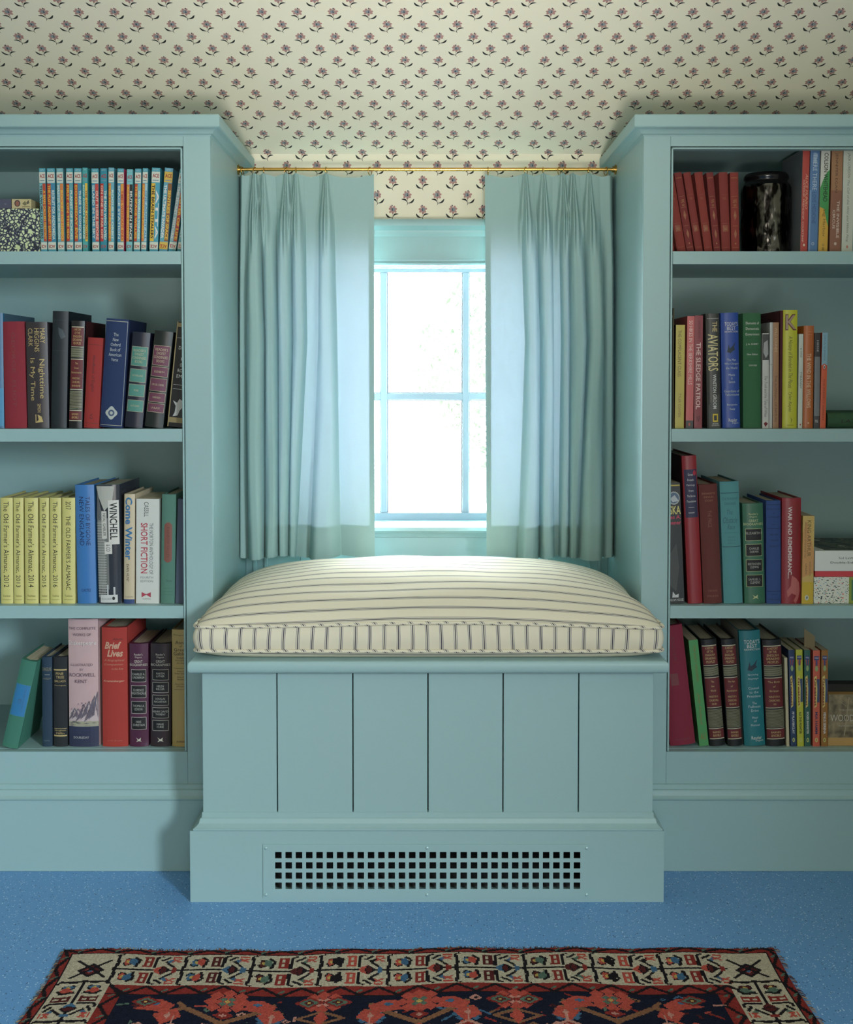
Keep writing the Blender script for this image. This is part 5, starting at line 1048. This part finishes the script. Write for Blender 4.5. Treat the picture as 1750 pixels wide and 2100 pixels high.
rj = (WX(1622, 450, YJ)-WX(1520, 450, YJ))/2; xj = (WX(1622, 450, YJ)+WX(1520, 450, YJ))/2; hj = WZ(358, YJ)-SHZ[0]
rt = empty('glass_jar', (xj, YJ, SHZ[0]+.0003)); tag(rt, 'dark mottled mercury glass jar beside the small red volumes', 'jar')
pj = [(0, 0), (rj*.88, 0), (rj*.97, .002), (rj, .006), (rj, .012), (rj*.965, .015), (rj*.97, .02), (rj*1.0, .06), (rj*1.0, hj*.76), (rj*.985, hj*.82), (rj*.95, hj*.85)]
MB().lathe(pj, 0, 0, 64).build('body', m, rt, smooth=.8)
DK = mat('black_glaze', (18, 17, 17), .18)
pj2 = [(rj*.95, hj*.849), (rj*.88, hj*.88), (rj*.84, hj*.90), (rj*.84, hj*.92), (rj*.88, hj*.935), (rj*.88, hj*.965), (rj*.80, hj), (rj*.74, hj), (rj*.70, hj*.93), (rj*.70, hj*.5), (0, hj*.5)]
MB().lathe(pj2, 0, 0, 64).build('rim', DK, rt, smooth=.8)

# ================================================================== RUG
RXL, RXR = -0.645, 0.622; RYK = 2.041; CELL = 0.0025
NXR = int((RXR-RXL)/CELL); NYR = 176
pal = dict(n=(26, 30, 48), r=(146, 52, 46), R=(196, 86, 72), c=(206, 194, 168), k=(34, 28, 32), b=(74, 112, 144), m=(92, 38, 38), t=(146, 102, 74), p=(206, 148, 132), g=(96, 120, 104), y=(206, 176, 96))
keys = list(pal); ki = {k_: i for i, k_ in enumerate(keys)}
cv_ = np.zeros((NYR, NXR), int)
rng = np.random.RandomState(4)
def rect(x0, x1, y0, y1, c):
    x0, x1 = sorted((x0, x1)); y0, y1 = sorted((y0, y1))
    cv_[max(0, int(round(y0))):max(0, int(round(y1))), max(0, int(round(x0))):max(0, int(round(x1)))] = ki[c]
def poly(pts, c):
    pts = np.array(pts, float); x0, y0 = np.floor(pts.min(0)).astype(int); x1, y1 = np.ceil(pts.max(0)).astype(int)
    for yy in range(max(0, y0), min(NYR, y1+1)):
        for xx in range(max(0, x0), min(NXR, x1+1)):
            px, py = xx+.5, yy+.5; ins = False; n_ = len(pts)
            for i in range(n_):
                (ax, ay), (bx, by) = pts[i], pts[(i+1) % n_]
                if (ay > py) != (by > py) and px < (bx-ax)*(py-ay)/(by-ay)+ax: ins = not ins
            if ins: cv_[yy, xx] = ki[c]
def line(x0, y0, x1, y1, wd, c):
    d = math.hypot(x1-x0, y1-y0) or 1; nx, ny = -(y1-y0)/d*wd/2, (x1-x0)/d*wd/2
    poly([(x0+nx, y0+ny), (x1+nx, y1+ny), (x1-nx, y1-ny), (x0-nx, y0-ny)], c)
def dia(x, y, a, h, c): poly([(x-a, y), (x, y-h), (x+a, y), (x, y+h)], c)
OUT, CB, INN = 8, 42, 12            # widths in knots: outer band, cream border, inner band
OS, CS, IS = 8, 36, 11
cv_[:] = ki['n']
rect(0, NXR, 0, NYR, 'r'); rect(OS, NXR-OS, OUT, NYR, 'c'); 
rect(OS+CS, NXR-OS-CS, OUT+CB, NYR, 'r'); rect(OS+CS+IS, NXR-OS-CS-IS, OUT+CB+INN, NYR, 'n')
rect(OS-1, NXR-OS+1, OUT-1, OUT, 'k'); rect(OS-1, OS, OUT, NYR, 'k'); rect(NXR-OS, NXR-OS+1, OUT, NYR, 'k')
def zig(horizontal, a0, a1, o0, o1, per):
    a = a0; f = 1
    while a < a1:
        p = (a, o0+1, a+per/2, o1-1) if f > 0 else (a, o1-1, a+per/2, o0+1)
        q = p if horizontal else (p[1], p[0], p[3], p[2])
        line(*q, 2.6, 'k'); mid_ = (a+per/2, (o0+o1)/2) 
        if f > 0:
            if horizontal: line(mid_[0]-2, mid_[1]+1.5, mid_[0]+2, mid_[1]-1.5, 1.8, 'g')
            else: line(mid_[1]-1.5, mid_[0]+2, mid_[1]+1.5, mid_[0]-2, 1.8, 'g')
        a += per/2; f = -f
zig(True, 0, NXR, 0, OUT-1, 26); zig(True, OS+CS, NXR-OS-CS, OUT+CB, OUT+CB+INN, 26)
zig(False, 0, NYR, 0, OS-1, 26); zig(False, 0, NYR, NXR-OS, NXR, 26); zig(False, OUT+CB, NYR, OS+CS, OS+CS+IS, 26); zig(False, OUT+CB, NYR, NXR-OS-CS-IS, NXR-OS-CS, 26)
rect(OS+CS, NXR-OS-CS, OUT+CB+INN-1, OUT+CB+INN, 'k')
T = lambda hz, pts, ox, oy: [((ox+p*.70, oy+q) if hz else (oy+q, ox+p*.70)) for p, q in pts]
def unit(hz, a, o, k_, var):       # one unit of the cream border, mirrored about its centre line
    ch = CB/2 if hz else CS/2; S = ch/21
    col1, col2, hcol = [('R', 'b', 'r'), ('b', 'R', 'm'), ('m', 'g', 'r'), ('R', 'k', 'R')][var % 4]
    def P(pts, c): 
        for s_ in (1, -1): poly(T(hz, [(p, q*S*s_) for p, q in pts], a, o), c)
    def Ln(x0, y0, x1, y1, w_, c):
        for s_ in (1, -1):
            q = T(hz, [(x0, y0*S*s_), (x1, y1*S*s_)], a, o); line(q[0][0], q[0][1], q[1][0], q[1][1], w_, c)
    Ln(0, 0, 68, 0, 1.6, 'k')
    # vine bracket
    Ln(2, 0, 4, 8, 2.6, 'k'); Ln(4, 8, 2, 19, 2.4, 'k'); Ln(2, 19, 7, 20, 1.6, 'k')
    # blossoms with petals
    P([(8, 7), (11, 4), (16, 5), (19, 9), (16, 15), (11, 15)], 'k'); P([(9, 9), (12, 5), (16, 7), (17, 11), (13, 14), (10, 13)], col1)
    P([(6, 8), (11, 9), (9, 12)], 'c'); P([(14, 9), (21, 5), (24, 10), (20, 16), (15, 14)], col2); P([(12, 9), (15, 8), (15, 12), (12, 12)], 'y')
    Ln(19, 17, 25, 13, 2.2, 'k'); Ln(25, 13, 22, 3, 2.2, 'k')
    # red H figures
    Ln(29, 5, 39, 5, 1.6, hcol); Ln(29, 17, 39, 17, 1.6, hcol); Ln(31, 5, 31, 17, 2.2, hcol); Ln(37, 5, 37, 17, 2.2, hcol); Ln(31, 11, 37, 11, 2, hcol)
    # diamond bud and chevron arms
    P([(41, 0), (44, 3), (50, 6), (47, 0)], col1); P([(47, 0), (50, 7), (57, 2), (58, 0)], 'k'); P([(48, 0), (51, 5), (54, 2), (54, 0)], 'm')
    Ln(41, 3, 42, 18, 2.4, 'k'); Ln(42, 18, 48, 19, 1.8, 'k'); Ln(46, 13, 55, 18, 2.2, 'k'); Ln(52, 10, 60, 15, 3.0, col2 if col2 != 'R' else 'b'); Ln(51, 12, 61, 4, 2.0, 'k'); P([(60, 0), (60, 4), (65, 3), (65, 0)], 'b' if var % 2 else 'r')
    Ln(57, 18, 66, 18, 1.8, 'R'); Ln(57, 12, 66, 16, 1.6, 'R'); Ln(57, 16, 66, 11, 1.6, 'R')
oc = OUT+CB/2
x0_ = OS+CS-4; i = 0
n_u = 9; stp = (NXR-2*(OS+CS)+8)/n_u
for i in range(n_u): unit(True, x0_+i*stp, oc, 0, i)
for y_ in range(OUT+CB-6, NYR, 48): unit(False, y_, OS+CS/2, 0, y_//48+1); unit(False, y_, NXR-OS-CS/2, 0, y_//48+2)
for xx in (OS+CS/2, NXR-OS-CS/2):       # corners
    dia(xx, oc+2, 10, 9, 'k'); dia(xx, oc+2, 7, 6, 'm'); dia(xx, oc+2, 4, 4, 'R'); dia(xx, oc+2, 3, 3, 'b')
    for a, c in ((-12, -12), (12, -12), (-12, 12), (12, 12)): line(xx, oc, xx+a, oc+c, 1.6, 'k')
# field
fy = OUT+CB+INN; fxl, fxr = OS+CS+IS, NXR-OS-CS-IS
def rosette(x, y, R_, c1, c2, c3):
    for i in range(8):
        a = i*math.pi/4; dia(x+math.cos(a)*R_, y+math.sin(a)*R_*.9, R_*.45, R_*.45, c1)
    dia(x, y, R_*.9, R_*.8, c1)
    for i in range(4):
        a = i*math.pi/2+.785; dia(x+math.cos(a)*R_*.35, y+math.sin(a)*R_*.35, R_*.25, R_*.25, c2)
    dia(x, y, R_*.2, R_*.2, c3)
def bracket(x, y, s_, c):
    for sg in (1, -1):
        line(x+sg*2, y+22*s_, x+sg*26, y+6*s_, 4.2, c); line(x+sg*26, y+6*s_, x+sg*36, y+9*s_, 3.6, c); line(x+sg*36, y+9*s_, x+sg*38, y+18*s_, 3.4, c); line(x+sg*26, y+6*s_, x+sg*32, y-1*s_, 3.2, c)
    dia(x, y+23*s_, 4, 4, c)
def leafcl(x, y, c, f):
    poly([(x, y), (x+10*f, y-7), (x+26*f, y-6), (x+20*f, y+1), (x+28*f, y+4), (x+14*f, y+6), (x+4*f, y+9)], c); poly([(x-2*f, y+4), (x+12*f, y+10), (x+4*f, y+22), (x-7*f, y+14)], c)
    dia(x+13*f, y-2, 4, 2.2, 'b'); dia(x+2*f, y+12, 2.2, 4, 'p'); 
for q_ in range(230):
    x_, y_ = rng.uniform(fxl+4, fxr-4), rng.uniform(fy+3, NYR); c_ = ['m', 't', 'b', 'r', 'p', 'R', 'g'][rng.randint(7)]; a_ = rng.uniform(2, 5)
    if rng.rand() < .5: dia(x_, y_, a_, a_*.8, c_); dia(x_, y_, a_*.4, a_*.35, 'k')
    else: line(x_, y_, x_+rng.uniform(-9, 9), y_+rng.uniform(-7, 7), 1.8, c_)
for k_, xc in enumerate(np.linspace(fxl+10, fxr-10, 7)[1:-1]):
    if k_ % 2 == 0:
        rosette(xc, fy+8, 11, 'R', 'g', 'y'); bracket(xc, fy+10, 1, 't'); dia(xc, fy+24, 7, 5, 'r'); dia(xc, fy+24, 3, 2, 'p')
    else:
        rosette(xc, fy+8, 10, 'R', 'p', 'k'); dia(xc, fy+27, 17, 9, 't'); dia(xc, fy+27, 12, 6, 'n'); dia(xc, fy+27, 5, 9, 'R')
        for sg in (1, -1): rosette(xc+sg*32, fy+26, 7, 'b', 'R', 'y')
for k_, xc in enumerate(np.linspace(fxl+10, fxr-10, 7)[:-1]+ (fxr-fxl-20)/12):
    f = 1 if k_ % 2 == 0 else -1
    leafcl(xc-2*f, fy+12, 'R', -f if k_ in (0, 5) else f); dia(xc+22*-f, fy+8, 10, 7, 'r'); dia(xc+22*-f, fy+8, 7, 5, 'g'); dia(xc+22*-f, fy+8, 4, 3, 'm'); dia(xc+22*-f, fy+8, 1.6, 1.3, 'y')
    dia(xc, fy+38, 9, 6, 'p'); dia(xc, fy+38, 5, 3, 'r'); line(xc, fy+24, xc, fy+34, 1.4, 'p')
for yy in range(fy+46, NYR+30, 34):
    for k_, xc in enumerate(np.linspace(fxl+24, fxr-24, 9)): rosette(xc, yy+(8 if k_ % 2 else 0), 9, ['R', 'b', 'p', 't'][(k_+yy) % 4], 'y', 'k')
rug = empty('patterned_rug', (0, RYK, 0)); tag(rug, 'worn floral rug with cream border and navy field on the blue floor', 'rug')
m, nt, b = node_mat('wool_pile'); at = nt.nodes.new('ShaderNodeVertexColor'); at.layer_name = 'Col'; hs_ = nt.nodes.new('ShaderNodeTexNoise'); hs_.inputs['Scale'].default_value = 350; tc = nt.nodes.new('ShaderNodeTexCoord')
mr = nt.nodes.new('ShaderNodeMapRange'); mr.inputs['To Min'].default_value = .72; mr.inputs['To Max'].default_value = 1.25; mu = nt.nodes.new('ShaderNodeMixRGB'); mu.blend_type = 'MULTIPLY'; mu.inputs[0].default_value = 1
nt.links.new(tc.outputs['Object'], hs_.inputs['Vector']); nt.links.new(hs_.outputs[0], mr.inputs[0]); nt.links.new(mr.outputs[0], mu.inputs[2]); nt.links.new(at.outputs[0], mu.inputs[1]); nt.links.new(mu.outputs[0], b.inputs['Base Color']); b.inputs['Roughness'].default_value = .95
bp = nt.nodes.new('ShaderNodeBump'); bp.inputs['Strength'].default_value = .6; bp.inputs['Distance'].default_value = .002; nt.links.new(hs_.outputs[0], bp.inputs['Height']); nt.links.new(bp.outputs[0], b.inputs['Normal'])
b.inputs['Specular IOR Level'].default_value = .1
NYF = 90
ncol = NXR; vs = []; fs = []; fc = []
def rz_(x, y): return 0.006+0.0014*math.sin(x*11)*math.sin(y*17+1)
def edge_y(x): return 0.004*math.sin(x*9+.5)+0.0025*math.sin(x*31)+(0.006*(x/0.62) if False else -0.0)+0.010*(x/0.62)*0.6
NYA = NYR+NYF
for j_ in range(NYA+1):
    yd = j_*CELL if j_ <= NYR else NYR*CELL+(j_-NYR)*0.011
    for i_ in range(ncol+1):
        x = RXL+i_*CELL; y = RYK-yd+edge_y(x)+rng.uniform(-1, 1)*.0004
        xx = x+0.004*math.sin(yd*14)*(1 if x < 0 else -1)*min(1, abs(x)/.6)
        vs.append((xx, y-RYK, rz_(x, y)+rng.uniform(-.0003, .0003) if 0 < i_ < ncol and j_ > 0 else 0.003))
for j_ in range(NYA):
    for i_ in range(ncol):
        a = j_*(ncol+1)+i_; fs.append((a, a+ncol+1, a+ncol+2, a+1)); jj = j_ if j_ < NYR else NYR-1-((j_-NYR)*4) % 100
        fc.append(cv_[jj, i_])
nt_ = len(vs)      # skirt
border = [j_*(ncol+1) for j_ in range(NYA+1)]+[NYA*(ncol+1)+i_ for i_ in range(1, ncol+1)]+[j_*(ncol+1)+ncol for j_ in range(NYA-1, -1, -1)]+[i_ for i_ in range(ncol-1, 0, -1)]
nb = len(border)
for a in border: vs.append((vs[a][0], vs[a][1], 0.0002))
for i_ in range(nb): fs.append((border[i_], nt_+i_, nt_+(i_+1) % nb, border[(i_+1) % nb])); fc.append(ki['m'])
me = bpy.data.meshes.new('pile'); me.from_pydata(vs, [], fs); ca = me.color_attributes.new('Col', 'FLOAT_COLOR', 'CORNER')
pl_ = np.array([lin(pal[k_]) for k_ in keys]); fc = np.array(fc); nf = len(fs)
shade = rng.uniform(.56, .82, (nf, 1)); colr = pl_[fc].copy(); colr[:, :3] *= shade; colr = np.repeat(colr, 4, axis=0)
ca.data.foreach_set('color', colr.astype(np.float32).ravel()); me.update()
link('pile', me, m, rug, 3.1)
# frayed edge threads along the back and sides
fr = MB()
for i_ in range(520):
    x = rng.uniform(RXL, RXR); y = edge_y(x); l_ = rng.uniform(.002, .007); dx = rng.uniform(-.004, .004); mi = 0 if rng.rand() < .72 else 1
    fr.tube([(x, y-.002, .004), (x+dx*.5, y+l_*.6, .003+rng.uniform(0, .003)), (x+dx, y+l_, .0015)], .0005, 4, mi)
for i_ in range(260):
    yd = rng.uniform(0, .5); sg = -1 if rng.rand() < .5 else 1; x = RXL if sg < 0 else RXR
    xx = x+0.004*math.sin(yd*14)*(1 if x < 0 else -1); l_ = rng.uniform(.002, .008); y = -yd+edge_y(x)
    fr.tube([(xx-sg*.002, y, .004), (xx+sg*l_*.6, y+rng.uniform(-.003, .003), .003), (xx+sg*l_, y+rng.uniform(-.004, .004), .0012)], .0005, 4, 1 if rng.rand() < .6 else 0)
fr.build('frayed_edge', [mat('dark_yarn', (66, 38, 38), .95), mat('tan_yarn', (156, 130, 98), .95)], rug)['kind'] = 'stuff'

# ================================================================== OUTSIDE: a distant tree
tr = empty('garden_tree', (1.1, 14, -3.2)); tag(tr, 'pale green tree outside beyond the window panes', 'tree')
MB().tube([(0, 0, 0), (.05, 0, 1.5), (-.05, 0, 3.2)], [.14, .11, .07], 10).build('trunk', mat('bark', (120, 104, 86), .9), tr, smooth=3)
rl = random.Random(11); lf = MB()
for i_ in range(2600):
    while True:
        p = Vector((rl.uniform(-1, 1), rl.uniform(-1, 1), rl.uniform(-1, 1)))
        if 0.3 < p.length < 1 and noise.noise(p*2.6+Vector((5, 1, 2))) > -.12: break
    p = Vector((p.x*1.25, p.y*1.1, p.z*1.35+4.3)); a = Vector((rl.gauss(0, 1), rl.gauss(0, 1), rl.gauss(0, 1))).normalized(); b_ = a.orthogonal().normalized(); s_ = rl.uniform(.04, .08)
    lf.add([p-a*s_, p+b_*s_*.45, p+a*s_, p-b_*s_*.45], [(0, 1, 2, 3)])
lf.build('foliage', mat('leaves', (38, 50, 30), .8), tr)
